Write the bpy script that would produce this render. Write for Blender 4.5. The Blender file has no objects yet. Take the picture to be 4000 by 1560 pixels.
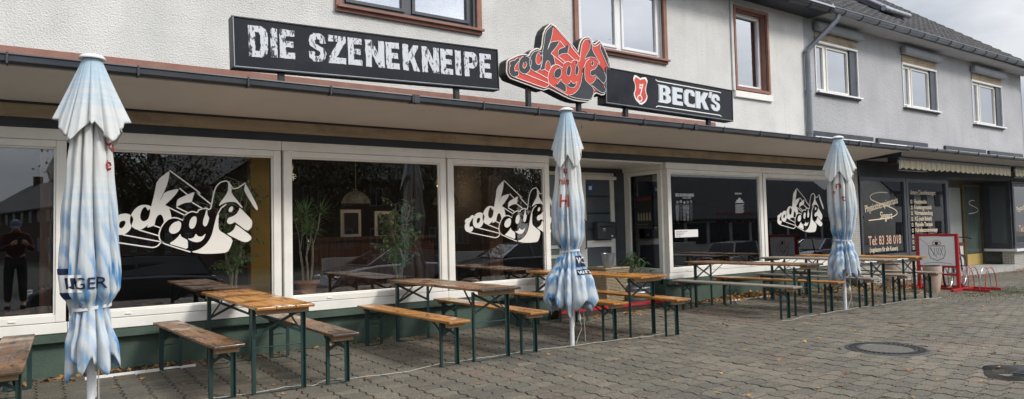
import bpy, bmesh, math, random
from mathutils import Vector, Matrix, noise as mn
R=math.radians; PI=math.pi
S=bpy.context.scene; COL=S.collection
rnd=random.Random(7)

# ------------------------------------------------------------------ helpers
def gz(x,y):
    z=-0.0014*x
    if x>12: z-=(x-12)*0.0125
    if y<-8.9: z-=min(1,(-8.9-y)/1.2)*0.55
    return z
class MB:
    def __init__(s): s.v=[];s.f=[];s.mi=[];s.m=0
    def add(s,vs,fs):
        o=len(s.v); s.v+=[tuple(v) for v in vs]; s.f+=[tuple(i+o for i in f) for f in fs]; s.mi+=[s.m]*len(fs); return s
    def box(s,x0,x1,y0,y1,z0,z1,M=None):
        v=[(x,y,z) for x in (x0,x1) for y in (y0,y1) for z in (z0,z1)]
        if M: v=[M@Vector(p) for p in v]
        return s.add(v,[(0,1,3,2),(4,6,7,5),(0,4,5,1),(2,3,7,6),(0,2,6,4),(1,5,7,3)])
    def bar(s,a,b,w,h=None,up=(0,0,1)):
        h=h or w; a=Vector(a);b=Vector(b);d=(b-a).normalized(); u=Vector(up)
        if abs(d.dot(u))>.98: u=Vector((0,1,0))
        r=d.cross(u).normalized(); u=r.cross(d)
        v=[p+r*i*w/2+u*j*h/2 for p in (a,b) for i,j in ((-1,-1),(1,-1),(1,1),(-1,1))]
        return s.add(v,[(3,2,1,0),(4,5,6,7),(0,1,5,4),(1,2,6,5),(2,3,7,6),(3,0,4,7)])
    def tube(s,pts,r,n=8,cap=True,rad=None):
        P=[Vector(p) for p in pts]; vs=[];fs=[]
        ref=Vector((0.0123,0.2,1)).normalized()
        for i,p in enumerate(P):
            d=(P[min(i+1,len(P)-1)]-P[max(i-1,0)]).normalized()
            a=d.cross(ref)
            if a.length<.05: a=d.cross(Vector((1,0,0)))
            a.normalize(); b=d.cross(a)
            rr=rad[i] if rad else r
            for k in range(n):
                t=2*PI*k/n; vs.append(p+a*math.cos(t)*rr+b*math.sin(t)*rr)
        for i in range(len(P)-1):
            for k in range(n):
                k2=(k+1)%n; fs.append((i*n+k,i*n+k2,(i+1)*n+k2,(i+1)*n+k))
        if cap: fs.append(tuple(range(n))[::-1]); fs.append(tuple((len(P)-1)*n+k for k in range(n)))
        return s.add(vs,fs)
    def lathe(s,prof,c=(0,0,0),n=20,f=None):
        vs=[];fs=[]
        for (r,z) in prof:
            for k in range(n):
                t=2*PI*k/n; vs.append((c[0]+r*math.cos(t),c[1]+r*math.sin(t),c[2]+z))
        for i in range(len(prof)-1):
            for k in range(n):
                k2=(k+1)%n; fs.append((i*n+k,i*n+k2,(i+1)*n+k2,(i+1)*n+k))
        fs.append(tuple(range(n))[::-1]); fs.append(tuple((len(prof)-1)*n+k for k in range(n)))
        return s.add(vs,fs)
    def quad(s,*p): return s.add(p,[tuple(range(len(p)))])
    def prism(s,poly,fn,d):
        # poly 2d; fn maps (a,b,depth)->3d
        n=len(poly); v=[fn(a,b,0) for a,b in poly]+[fn(a,b,d) for a,b in poly]
        return s.add(v,[tuple(range(n)),tuple(range(2*n-1,n-1,-1))]+[(i,n+i,n+(i+1)%n,(i+1)%n) for i in range(n)])
    def build(s,name,mat,parent=None,smooth=False,bevel=0):
        me=bpy.data.meshes.new(name); me.from_pydata(s.v,[],s.f)
        mats=mat if isinstance(mat,(list,tuple)) else [mat]
        for m in mats: me.materials.append(m)
        if len(mats)>1: me.polygons.foreach_set('material_index',s.mi)
        bm=bmesh.new(); bm.from_mesh(me); bmesh.ops.recalc_face_normals(bm,faces=bm.faces); bm.to_mesh(me); bm.free()
        if smooth: me.polygons.foreach_set('use_smooth',[True]*len(me.polygons))
        o=bpy.data.objects.new(name,me); COL.objects.link(o)
        if parent: o.parent=parent
        if bevel:
            b=o.modifiers.new('bevel','BEVEL'); b.width=bevel; b.segments=2; b.limit_method='ANGLE'
        if smooth:
            try: me.set_sharp_from_angle(angle=R(40))
            except Exception: pass
        return o
def tag(o,label=None,cat=None,group=None,kind=None):
    if label:o['label']=label
    if cat:o['category']=cat
    if group:o['group']=group
    if kind:o['kind']=kind
    return o
def thing(name,label,cat,loc=(0,0,0),rz=0,group=None,kind=None):
    o=bpy.data.objects.new(name,None); o.empty_display_size=.2; COL.objects.link(o); o.location=loc; o.rotation_euler=(0,0,rz)
    return tag(o,label,cat,group,kind)
def dup(root,loc,rz,label):
    def cp(o,par):
        c=o.copy(); COL.objects.link(c); c.parent=par
        for ch in list(o.children): cp(ch,c)
        return c
    c=cp(root,None); c.location=loc; c.rotation_euler=(0,0,rz); c['label']=label; return c

# ------------------------------------------------------------------ materials
def mat(name,c1,c2=None,rough=.6,scale=5,detail=4,bump=0,bscale=60,bdist=.01,metal=0,spec=.5,contrast=(.35,.65),stretch=None,dirt=None,dscale=1.5,coat=0,rvar=0,sheen=0,streak=None):
    m=bpy.data.materials.new(name); m.use_nodes=True; nt=m.node_tree; N=nt.nodes; L=nt.links
    b=N['Principled BSDF']; b.inputs['Roughness'].default_value=rough; b.inputs['Metallic'].default_value=metal
    b.inputs['Specular IOR Level'].default_value=spec; b.inputs['Coat Weight'].default_value=coat
    b.inputs['Base Color'].default_value=(*c1,1)
    tc=N.new('ShaderNodeTexCoord'); src=tc.outputs['Object']
    if stretch:
        mp=N.new('ShaderNodeMapping'); mp.inputs['Scale'].default_value=stretch; L.new(src,mp.inputs['Vector']); ssrc=mp.outputs['Vector']
    else: ssrc=src
    cur=None
    if c2:
        n=N.new('ShaderNodeTexNoise'); n.inputs['Scale'].default_value=scale; n.inputs['Detail'].default_value=detail; L.new(ssrc,n.inputs['Vector'])
        r=N.new('ShaderNodeMapRange'); r.inputs['From Min'].default_value=contrast[0]; r.inputs['From Max'].default_value=contrast[1]; L.new(n.outputs['Fac'],r.inputs['Value'])
        mx=N.new('ShaderNodeMix'); mx.data_type='RGBA'; mx.inputs['A'].default_value=(*c1,1); mx.inputs['B'].default_value=(*c2,1); L.new(r.outputs['Result'],mx.inputs['Factor'])
        cur=mx.outputs['Result']
    if dirt:
        n=N.new('ShaderNodeTexNoise'); n.inputs['Scale'].default_value=dscale; n.inputs['Detail'].default_value=6; n.inputs['Roughness'].default_value=.65; L.new(src,n.inputs['Vector'])
        r=N.new('ShaderNodeMapRange'); r.inputs['From Min'].default_value=.48; r.inputs['From Max'].default_value=.75; r.inputs['To Max'].default_value=.7; L.new(n.outputs['Fac'],r.inputs['Value'])
        mx=N.new('ShaderNodeMix'); mx.data_type='RGBA'; mx.inputs['B'].default_value=(*dirt,1); L.new(r.outputs['Result'],mx.inputs['Factor'])
        if cur: L.new(cur,mx.inputs['A'])
        else: mx.inputs['A'].default_value=(*c1,1)
        cur=mx.outputs['Result']
    if streak:
        mp=N.new('ShaderNodeMapping'); mp.inputs['Scale'].default_value=(3.2,3.2,.28); L.new(src,mp.inputs['Vector'])
        n=N.new('ShaderNodeTexNoise'); n.inputs['Scale'].default_value=1.3; n.inputs['Detail'].default_value=7; n.inputs['Roughness'].default_value=.6; L.new(mp.outputs['Vector'],n.inputs['Vector'])
        r=N.new('ShaderNodeMapRange'); r.inputs['From Min'].default_value=.5; r.inputs['From Max'].default_value=.72; r.inputs['To Max'].default_value=.6; L.new(n.outputs['Fac'],r.inputs['Value'])
        mx=N.new('ShaderNodeMix'); mx.data_type='RGBA'; mx.inputs['B'].default_value=(*streak,1); L.new(r.outputs['Result'],mx.inputs['Factor']); L.new(cur,mx.inputs['A']); cur=mx.outputs['Result']
    if cur: L.new(cur,b.inputs['Base Color'])
    if rvar:
        n=N.new('ShaderNodeTexNoise'); n.inputs['Scale'].default_value=3; n.inputs['Detail'].default_value=3; L.new(src,n.inputs['Vector'])
        r=N.new('ShaderNodeMapRange'); r.inputs['From Min'].default_value=.4; r.inputs['From Max'].default_value=.6; r.inputs['To Min'].default_value=max(.02,rough-rvar); r.inputs['To Max'].default_value=rough+rvar
        L.new(n.outputs['Fac'],r.inputs['Value']); L.new(r.outputs['Result'],b.inputs['Roughness'])
    if bump:
        n=N.new('ShaderNodeTexNoise'); n.inputs['Scale'].default_value=bscale; n.inputs['Detail'].default_value=3; L.new(ssrc if stretch else src,n.inputs['Vector'])
        bp=N.new('ShaderNodeBump'); bp.inputs['Strength'].default_value=bump; bp.inputs['Distance'].default_value=bdist; L.new(n.outputs['Fac'],bp.inputs['Height']); L.new(bp.outputs['Normal'],b.inputs['Normal'])
    return m
def glass(name,refl=.10,ior=1.6,tint=(.8,.84,.83),rough=0.0,trans=1.0):
    m=bpy.data.materials.new(name); m.use_nodes=True; nt=m.node_tree; N=nt.nodes; L=nt.links; N.clear()
    o=N.new('ShaderNodeOutputMaterial'); t=N.new('ShaderNodeBsdfTransparent'); t.inputs['Color'].default_value=(*tint,1)
    g=N.new('ShaderNodeBsdfGlossy'); g.inputs['Roughness'].default_value=rough; g.inputs['Color'].default_value=(.95,.97,1,1)
    f=N.new('ShaderNodeFresnel'); f.inputs['IOR'].default_value=ior
    a=N.new('ShaderNodeMath'); a.operation='ADD'; a.use_clamp=True; a.inputs[1].default_value=refl; L.new(f.outputs['Fac'],a.inputs[0])
    n=N.new('ShaderNodeTexNoise'); n.inputs['Scale'].default_value=.9; n.inputs['Detail'].default_value=0
    tc=N.new('ShaderNodeTexCoord'); L.new(tc.outputs['Object'],n.inputs['Vector'])
    bp=N.new('ShaderNodeBump'); bp.inputs['Strength'].default_value=.05; bp.inputs['Distance'].default_value=.02; L.new(n.outputs['Fac'],bp.inputs['Height']); L.new(bp.outputs['Normal'],g.inputs['Normal'])
    mx=N.new('ShaderNodeMixShader'); L.new(a.outputs[0],mx.inputs[0]); L.new(t.outputs[0],mx.inputs[1]); L.new(g.outputs[0],mx.inputs[2]); L.new(mx.outputs[0],o.inputs['Surface'])
    return m
M={}
M['white_render']=mat('white_roughcast',(.69,.68,.645),(.62,.612,.58),rough=.9,scale=1.2,bump=1,bscale=58,bdist=.014,dirt=(.52,.52,.5),dscale=.6,streak=(.56,.55,.52))
M['grey_render']=mat('grey_roughcast',(.43,.43,.44),(.36,.36,.37),rough=.9,scale=.9,bump=1,bscale=30,bdist=.015,dirt=(.33,.335,.35),dscale=.7,streak=(.43,.43,.435))
M['brick_paint']=mat('terracotta_paint',(.31,.155,.115),(.25,.12,.09),rough=.75,scale=6,bump=.3,bscale=40)
M['pvc']=mat('white_plastic_frame',(.84,.82,.755),(.79,.77,.70),rough=.4,scale=3,dirt=(.66,.63,.56),dscale=2)
M['pvc_white']=mat('clean_white_frame',(.82,.82,.82),(.76,.76,.76),rough=.35,scale=3)
M['anthracite']=mat('anthracite_frame',(.045,.051,.063),(.062,.068,.08),rough=.4,scale=4)
M['dark_trim']=mat('dark_blue_black_trim',(.016,.02,.028),(.028,.032,.04),rough=.5,scale=3)
M['soffit']=mat('painted_soffit',(.76,.73,.69),(.71,.68,.64),rough=.8,scale=1.3,dirt=(.62,.59,.55),dscale=.8)
M['beam']=mat('weathered_beam',(.46,.37,.25),(.34,.27,.18),rough=.8,scale=3,stretch=(.5,1,3),dirt=(.14,.11,.08),dscale=2.5)
M['gutter']=mat('grey_plastic_gutter',(.026,.031,.040),(.042,.047,.056),rough=.38,scale=3)
M['zinc_gutter']=mat('zinc_gutter',(.17,.19,.22),(.23,.25,.28),rough=.4,scale=3,metal=.3)
M['green']=mat('green_plinth_render',(.070,.105,.080),(.050,.078,.060),rough=.85,scale=3,bump=.7,bscale=50,bdist=.008,dirt=(.05,.07,.055),dscale=1.3)
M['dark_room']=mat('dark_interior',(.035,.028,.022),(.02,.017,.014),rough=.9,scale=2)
M['room_floor']=mat('dark_floor_boards',(.05,.03,.02),(.03,.02,.014),rough=.5,scale=4)
M['ochre']=mat('ochre_column',(.60,.36,.07),(.5,.30,.055),rough=.7,scale=3)
M['brown_wood']=mat('brown_wood',(.17,.075,.03),(.09,.04,.018),rough=.5,scale=3,stretch=(8,8,.6))
M['sign_black']=mat('glossy_sign_black',(.012,.014,.018),(.02,.022,.027),rough=.2,scale=1.5,rvar=.10,spec=.22)
M['black_metal']=mat('black_metal',(.015,.016,.018),rough=.45)
M['vinyl']=mat('white_vinyl',(.74,.72,.66),rough=.5)
M['sign_red']=mat('sign_red',(.60,.065,.04),(.52,.05,.03),rough=.35,scale=4)
M['sign_white']=mat('sign_white',(.80,.79,.75),rough=.4)
M['sign_silver']=mat('sign_silver_white',(.62,.66,.70),rough=.35)
M['steel_green']=mat('dark_green_steel',(.012,.038,.036),(.02,.055,.05),rough=.42,scale=6,dirt=(.03,.028,.022),dscale=6)
M['pole']=mat('white_pole',(.72,.73,.74),(.62,.63,.64),rough=.35,scale=5)
M['strap']=mat('white_strap',(.66,.66,.66),rough=.8)
M['terracotta']=mat('terracotta_pot',(.62,.29,.15),(.52,.24,.12),rough=.8,scale=8)
M['pale_clay']=mat('pale_clay_planter',(.50,.37,.29),(.42,.31,.24),rough=.85,scale=5,bump=.3,bscale=60,dirt=(.22,.2,.13),dscale=2.2)
M['soil']=mat('soil',(.03,.02,.013),(.05,.035,.022),rough=1,scale=20,bump=1,bscale=40)
M['leaf']=mat('green_leaves',(.15,.29,.09),(.28,.42,.16),rough=.5,scale=9)
M['leaf_dark']=mat('glossy_dark_leaves',(.04,.10,.045),(.09,.16,.06),rough=.32,scale=8)
M['bark']=mat('pale_bark',(.48,.40,.28),(.32,.26,.18),rough=.9,scale=14)
M['tree_bark']=mat('tree_bark',(.07,.055,.04),(.11,.09,.07),rough=.95,scale=6)
M['tree_leaf']=mat('autumn_tree_leaves',(.03,.045,.015),(.09,.075,.022),rough=.8,scale=1.2)
M['dead_leaf']=mat('fallen_leaf',(.42,.24,.06),(.22,.10,.035),rough=.7,scale=2.2)
M['wicker']=mat('wicker',(.40,.33,.22),(.26,.2,.12),rough=.8,scale=30,bump=.6,bscale=90)
M['zinc']=mat('zinc_sheet',(.38,.41,.43),(.28,.3,.32),rough=.35,metal=.8,scale=5)
M['red_paint']=mat('red_painted_steel',(.42,.02,.025),(.33,.02,.02),rough=.4,scale=7)
M['board']=mat('white_board',(.84,.83,.83),(.78,.77,.77),rough=.5,scale=4)
M['ink']=mat('dark_print',(.06,.06,.065),rough=.5)
M['gold']=mat('gold_print',(.55,.40,.14),rough=.45,metal=.3)
M['cream']=mat('cream_lettering',(.75,.64,.47),rough=.5)
M['red_ink']=mat('dark_red_print',(.36,.03,.025),rough=.8)
M['navy_ink']=mat('navy_print',(.01,.02,.06),rough=.8)
M['cloth_white']=mat('white_print',(.75,.75,.73),rough=.9)
M['blue_sign']=mat('blue_sign',(.02,.06,.18),rough=.4)
M['rubber']=mat('black_rubber',(.012,.012,.013),rough=.7)
M['tile_roof']=mat('dark_concrete_tiles',(.028,.028,.032),(.06,.058,.06),rough=.85,scale=3,dirt=(.16,.155,.145),dscale=11)
M['small_tiles']=None
M['stone_step']=mat('pale_stone_step',(.42,.41,.38),(.33,.32,.3),rough=.8,scale=5,dirt=(.2,.19,.17),dscale=2)
M['iron']=mat('cast_iron',(.045,.045,.047),(.08,.075,.07),rough=.5,metal=.5,scale=10)
M['concrete']=mat('concrete_fill',(.12,.11,.09),(.085,.08,.065),rough=.85,scale=18,bump=.4,bscale=200,bdist=.003)
M['asphalt']=mat('asphalt',(.055,.055,.057),(.075,.074,.072),rough=.85,scale=5)
M['curtain']=mat('white_net_curtain',(.72,.74,.74),(.6,.62,.62),rough=.9,scale=4,stretch=(8,1,.5))
M['cable']=mat('white_cable',(.42,.41,.37),rough=.6)
M['brickhouse']=mat('dark_brick_facade',(.085,.048,.036),(.065,.04,.032),rough=.9,scale=3)
M['pale_facade']=mat('pale_facade',(.62,.60,.55),(.54,.52,.48),rough=.9,scale=2)
M['skin']=mat('skin',(.52,.30,.21),rough=.5)
M['maroon']=mat('maroon_sweater',(.065,.014,.017),(.05,.012,.014),rough=.95,scale=8)
M['jeans']=mat('dark_trousers',(.02,.02,.025),rough=.9)
M['cap']=mat('grey_blue_cap',(.16,.19,.24),rough=.9)
M['car_silver']=mat('silver_car_paint',(.38,.40,.43),rough=.22,metal=.6,coat=1)
M['car_dark']=mat('dark_car_paint',(.03,.035,.045),rough=.22,metal=.4,coat=1)
M['car_white']=mat('pale_car_paint',(.62,.62,.60),rough=.25,coat=1)
M['car_glass']=mat('dark_car_glass',(.012,.014,.016),rough=.04,spec=.8)
M['tail_red']=mat('tail_lamp_red',(.5,.02,.015),rough=.2)
M['glass']=glass('shop_window_glass',refl=.065,ior=1.45,tint=(.965,.98,.975))
M['glass_up']=glass('upper_window_glass',refl=.42,ior=1.5,tint=(.86,.88,.89))
M['glass_physio']=glass('tinted_shop_glass',refl=.15,ior=1.5,tint=(.85,.90,.89))
M['frosted']=mat('frosted_green_glass',(.20,.25,.225),(.16,.2,.18),rough=.25,scale=2)
M['grass']=mat('moss_and_grass',(.05,.075,.02),(.09,.10,.03),rough=.95,scale=20)
M['purple']=mat('purple_saddle_cover',(.30,.2,.3),(.2,.13,.2),rough=.8,scale=20)
M['bulb']=mat('white_plastic',(.75,.75,.72),rough=.4)
M['yellow']=mat('yellow_sticker',(.75,.5,.03),rough=.5)

def nodes_of(name,rough=.6):
    m=bpy.data.materials.new(name); m.use_nodes=True; nt=m.node_tree; b=nt.nodes['Principled BSDF']; b.inputs['Roughness'].default_value=rough
    return m,nt.nodes,nt.links,b
def mixc(N,L,f,a,b):
    mx=N.new('ShaderNodeMix'); mx.data_type='RGBA'
    for k,v in (('Factor',f),('A',a),('B',b)):
        if hasattr(v,'is_output'): L.new(v,mx.inputs[k])
        elif k=='Factor': mx.inputs[k].default_value=v
        else: mx.inputs[k].default_value=(*v,1)
    return mx.outputs['Result']
def noise(N,L,vec,scale,detail=3,rough=.5,dist=0):
    n=N.new('ShaderNodeTexNoise'); n.inputs['Scale'].default_value=scale; n.inputs['Detail'].default_value=detail; n.inputs['Roughness'].default_value=rough; n.inputs['Distortion'].default_value=dist
    L.new(vec,n.inputs['Vector']); return n.outputs['Fac']
def rng(N,L,v,a,b,c=0,d=1):
    r=N.new('ShaderNodeMapRange')
    for k,x in (('From Min',a),('From Max',b),('To Min',c),('To Max',d)): r.inputs[k].default_value=x
    L.new(v,r.inputs['Value']); return r.outputs['Result']
def math_(N,L,op,a,b=None):
    m=N.new('ShaderNodeMath'); m.operation=op
    for i,v in enumerate((a,b)):
        if v is None: continue
        if hasattr(v,'is_output'): L.new(v,m.inputs[i])
        else: m.inputs[i].default_value=v
    return m.outputs[0]
def vmap(N,L,src,scale=(1,1,1),loc=(0,0,0),rot=(0,0,0)):
    mp=N.new('ShaderNodeMapping'); mp.inputs['Scale'].default_value=scale; mp.inputs['Location'].default_value=loc; mp.inputs['Rotation'].default_value=rot; L.new(src,mp.inputs['Vector']); return mp.outputs['Vector']

# pavers: tone per stone from a mesh attribute, aggregate speckle, moss
def paver_mat():
    m,N,L,b=nodes_of('exposed_aggregate_paver',.8)
    at=N.new('ShaderNodeAttribute'); at.attribute_name='tone'
    sx=N.new('ShaderNodeSeparateColor'); L.new(at.outputs['Color'],sx.inputs[0])
    tc=N.new('ShaderNodeTexCoord'); o=tc.outputs['Object']
    big=rng(N,L,noise(N,L,o,.55,4,.6),.42,.62)
    c=mixc(N,L,sx.outputs[0],(.090,.077,.054),(.165,.140,.100))
    red=math_(N,L,'MULTIPLY',rng(N,L,noise(N,L,vmap(N,L,o,loc=(7,3,0)),.8,3),.55,.68),rng(N,L,sx.outputs[1],.3,.8))
    c=mixc(N,L,math_(N,L,'MULTIPLY',red,.8),c,(.17,.108,.078))
    c=mixc(N,L,math_(N,L,'MULTIPLY',big,.55),c,(.068,.063,.048))
    sp=noise(N,L,o,95,3,.75)
    c=mixc(N,L,rng(N,L,sp,.56,.68,0,.85),c,(.42,.38,.30))
    c=mixc(N,L,rng(N,L,sp,.45,.32,0,.8),c,(.03,.028,.022))
    wet=rng(N,L,noise(N,L,vmap(N,L,o,scale=(.6,1,1),loc=(3,1,0)),.5,5,.65),.56,.66)
    c=mixc(N,L,math_(N,L,'MULTIPLY',wet,.5),c,(.06,.06,.055))
    L.new(c,b.inputs['Base Color'])
    L.new(rng(N,L,wet,0,1,.78,.5),b.inputs['Roughness'])
    bp=N.new('ShaderNodeBump'); bp.inputs['Strength'].default_value=.6; bp.inputs['Distance'].default_value=.004; L.new(noise(N,L,o,130,3,.6),bp.inputs['Height']); L.new(bp.outputs['Normal'],b.inputs['Normal'])
    return m
M['paver']=paver_mat()
def joint_mat():
    m,N,L,b=nodes_of('mossy_joint_sand',.95)
    tc=N.new('ShaderNodeTexCoord'); o=tc.outputs['Object']
    c=mixc(N,L,rng(N,L,noise(N,L,o,1.2,5,.6),.5,.62),(.028,.026,.02),(.035,.055,.014))
    sy=N.new('ShaderNodeSeparateXYZ'); L.new(o,sy.inputs[0])
    far=rng(N,L,sy.outputs['X'],24,30)
    c=mixc(N,L,far,c,(.15,.14,.12))
    L.new(c,b.inputs['Base Color']); return m
M['joint']=joint_mat()
def wood_mat(name,a,bb,dark,grey,wet=.28,wear=.5,char=.5,spot=.56):
    m,N,L,b=nodes_of(name,.4)
    tc=N.new('ShaderNodeTexCoord'); oi=N.new('ShaderNodeObjectInfo')
    va=N.new('ShaderNodeVectorMath'); va.operation='ADD'; L.new(tc.outputs['Object'],va.inputs[0])
    cm=N.new('ShaderNodeCombineXYZ'); L.new(math_(N,L,'MULTIPLY',oi.outputs['Random'],37.0),cm.inputs[0]); L.new(math_(N,L,'MULTIPLY',oi.outputs['Random'],11.0),cm.inputs[1]); L.new(cm.outputs[0],va.inputs[1])
    o=va.outputs[0]
    g=noise(N,L,vmap(N,L,o,scale=(28,1.6,28)),1.0,6,.65,.3)
    c=mixc(N,L,rng(N,L,g,.35,.65),a,bb)
    w=noise(N,L,vmap(N,L,o,scale=(2.5,1.1,2)),1.6,6,.7)
    c=mixc(N,L,rng(N,L,w,wear,wear+.13,0,.85),c,grey)
    d=noise(N,L,vmap(N,L,o,scale=(14,2.2,10),loc=(5,2,1)),1.2,7,.75)
    c=mixc(N,L,rng(N,L,d,spot,spot+.07,0,.9),c,dark)
    # dark grime towards the ends of the plank, where the varnish is gone
    sy=N.new('ShaderNodeSeparateXYZ'); L.new(tc.outputs['Object'],sy.inputs[0])
    e=rng(N,L,math_(N,L,'ADD',math_(N,L,'ABSOLUTE',sy.outputs['Y']),math_(N,L,'MULTIPLY',w,.5)),1.08,1.36)
    c=mixc(N,L,math_(N,L,'MULTIPLY',e,char),c,dark)
    L.new(c,b.inputs['Base Color'])
    L.new(rng(N,L,noise(N,L,o,3.5,4,.6),.4,.62,wet,.6),b.inputs['Roughness'])
    bp=N.new('ShaderNodeBump'); bp.inputs['Strength'].default_value=.5; bp.inputs['Distance'].default_value=.004; L.new(g,bp.inputs['Height']); L.new(bp.outputs['Normal'],b.inputs['Normal'])
    return m
M['wood_orange']=wood_mat('varnished_orange_wood',(.56,.26,.06),(.38,.155,.035),(.05,.028,.016),(.30,.19,.11),.10,.60,.35,.56)
M['wood_brown']=wood_mat('worn_brown_wood',(.34,.18,.08),(.22,.11,.05),(.03,.02,.016),(.22,.16,.11),.16,.5,.92,.53)
M['wood_grey']=wood_mat('weathered_grey_wood',(.33,.28,.21),(.24,.20,.15),(.06,.05,.04),(.28,.25,.21),.35,.45,.3,.58)
M['wood_raw']=mat('pale_raw_batten',(.42,.27,.15),(.3,.19,.11),rough=.7,scale=3,stretch=(1,10,10))
def tiles_mat():
    m,N,L,b=nodes_of('small_pale_wall_tiles',.45)
    tc=N.new('ShaderNodeTexCoord'); sp=N.new('ShaderNodeSeparateXYZ'); L.new(tc.outputs['Object'],sp.inputs[0])
    cm=N.new('ShaderNodeCombineXYZ'); L.new(math_(N,L,'ADD',sp.outputs['X'],sp.outputs['Y']),cm.inputs[0]); L.new(sp.outputs['Z'],cm.inputs[1])
    br=N.new('ShaderNodeTexBrick'); L.new(cm.outputs[0],br.inputs['Vector']); br.offset=0; br.inputs['Scale'].default_value=1; br.inputs['Brick Width'].default_value=.075; br.inputs['Row Height'].default_value=.05; br.inputs['Mortar Size'].default_value=.004
    br.inputs['Color1'].default_value=(.46,.45,.40,1); br.inputs['Color2'].default_value=(.39,.38,.34,1); br.inputs['Mortar'].default_value=(.14,.13,.12,1)
    L.new(br.outputs['Color'],b.inputs['Base Color']); return m
M['small_tiles']=tiles_mat()
def cloth_mat():
    m,N,L,b=nodes_of('printed_parasol_cloth',.75)
    b.inputs['Sheen Weight'].default_value=.15
    tc=N.new('ShaderNodeTexCoord'); oi=N.new('ShaderNodeObjectInfo'); o=tc.outputs['Object']
    sp=N.new('ShaderNodeSeparateXYZ'); L.new(o,sp.inputs[0]); z=sp.outputs['Z']
    wn=noise(N,L,vmap(N,L,o,scale=(2,2,2)),1.5,3)
    zz=math_(N,L,'ADD',z,math_(N,L,'MULTIPLY',wn,.16))
    white=(.69,.695,.67); blue=(.075,.31,.62); pale=(.42,.62,.76)
    # ripple bands (fine horizontal stripes) that come and go with height
    stripes=noise(N,L,vmap(N,L,o,scale=(.5,.5,17)),2.0,2,.4,.3)
    band1=math_(N,L,'MULTIPLY',rng(N,L,zz,2.25,2.45),rng(N,L,zz,2.9,2.72))
    band2=math_(N,L,'MULTIPLY',rng(N,L,zz,1.42,1.6),rng(N,L,zz,1.98,1.8))
    bands=math_(N,L,'MAXIMUM',band1,math_(N,L,'MULTIPLY',band2,.8))
    c=mixc(N,L,math_(N,L,'MULTIPLY',bands,math_(N,L,'MULTIPLY',rng(N,L,stripes,.42,.56),.42)),white,pale)
    top=rng(N,L,zz,2.42,2.80)
    c=mixc(N,L,math_(N,L,'MULTIPLY',top,.6),c,(.33,.56,.73))
    # blue marbled water on the lower half
    mp=vmap(N,L,o,scale=(2.6,2.6,1.0))
    w2=N.new('ShaderNodeTexWave'); w2.bands_direction='DIAGONAL'; w2.inputs['Scale'].default_value=2.3; w2.inputs['Distortion'].default_value=5.0; w2.inputs['Detail'].default_value=3; w2.inputs['Detail Scale'].default_value=.9; w2.inputs['Detail Roughness'].default_value=.55; L.new(mp,w2.inputs['Vector'])
    low=rng(N,L,zz,1.86,1.28)
    s=math_(N,L,'MULTIPLY',rng(N,L,w2.outputs['Fac'],.15,.8),rng(N,L,noise(N,L,vmap(N,L,o,scale=(6,6,.8),rot=(.35,.45,0)),2.6,5,.55,.8),.36,.56,.25,1))
    patch=rng(N,L,noise(N,L,vmap(N,L,o,scale=(2,2,1.2)),1.6,3),.36,.55,.3,1)
    f=math_(N,L,'MULTIPLY',math_(N,L,'MULTIPLY',low,s),patch)
    c=mixc(N,L,math_(N,L,'MULTIPLY',low,.12),c,(.35,.55,.74)); c=mixc(N,L,f,c,blue)
    c=mixc(N,L,math_(N,L,'MULTIPLY',math_(N,L,'MULTIPLY',low,rng(N,L,s,.6,1)),rng(N,L,patch,.5,1,0,.5)),c,(.03,.17,.42))
    c=mixc(N,L,math_(N,L,'MULTIPLY',low,.08),c,(.25,.5,.7))
    wr=noise(N,L,vmap(N,L,o,scale=(9,9,2.2)),2.2,4,.6,.6); bpn=N.new('ShaderNodeBump'); bpn.inputs['Strength'].default_value=.55; bpn.inputs['Distance'].default_value=.012; L.new(wr,bpn.inputs['Height']); L.new(bpn.outputs['Normal'],b.inputs['Normal'])
    L.new(c,b.inputs['Base Color'])
    # some light comes through the cloth
    ob=N['Material Output']; tr=N.new('ShaderNodeBsdfTranslucent'); L.new(c,tr.inputs['Color']); ms=N.new('ShaderNodeMixShader'); ms.inputs[0].default_value=.22
    L.new(b.outputs[0],ms.inputs[1]); L.new(tr.outputs[0],ms.inputs[2]); L.new(ms.outputs[0],ob.inputs['Surface'])
    return m
M['cloth']=cloth_mat()
def distressed():
    m,N,L,b=nodes_of('distressed_white_print',.4)
    tc=N.new('ShaderNodeTexCoord'); o=tc.outputs['Object']
    a=noise(N,L,vmap(N,L,o,scale=(1,1,.45)),26,5,.7,.4); d=noise(N,L,vmap(N,L,o,scale=(1,1,.25)),9,4,.7,1.5)
    f=math_(N,L,'MAXIMUM',rng(N,L,a,.575,.595),math_(N,L,'MULTIPLY',rng(N,L,d,.575,.59),rng(N,L,a,.42,.5)))
    c=mixc(N,L,f,(.56,.58,.61),(.014,.016,.02)); L.new(c,b.inputs['Base Color']); return m
M['distressed']=distressed()
def awning_mat():
    m,N,L,b=nodes_of('striped_awning_cloth',.9)
    tc=N.new('ShaderNodeTexCoord'); sp=N.new('ShaderNodeSeparateXYZ'); L.new(tc.outputs['Object'],sp.inputs[0])
    s=math_(N,L,'SINE',math_(N,L,'MULTIPLY',sp.outputs['X'],42)); s2=math_(N,L,'SINE',math_(N,L,'MULTIPLY',sp.outputs['X'],130))
    c=mixc(N,L,rng(N,L,s,-.2,.4),(.80,.77,.66),(.70,.58,.34)); c=mixc(N,L,rng(N,L,s2,.5,.8,0,.4),c,(.6,.54,.4)); L.new(c,b.inputs['Base Color']); return m
M['awning']=awning_mat()

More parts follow.
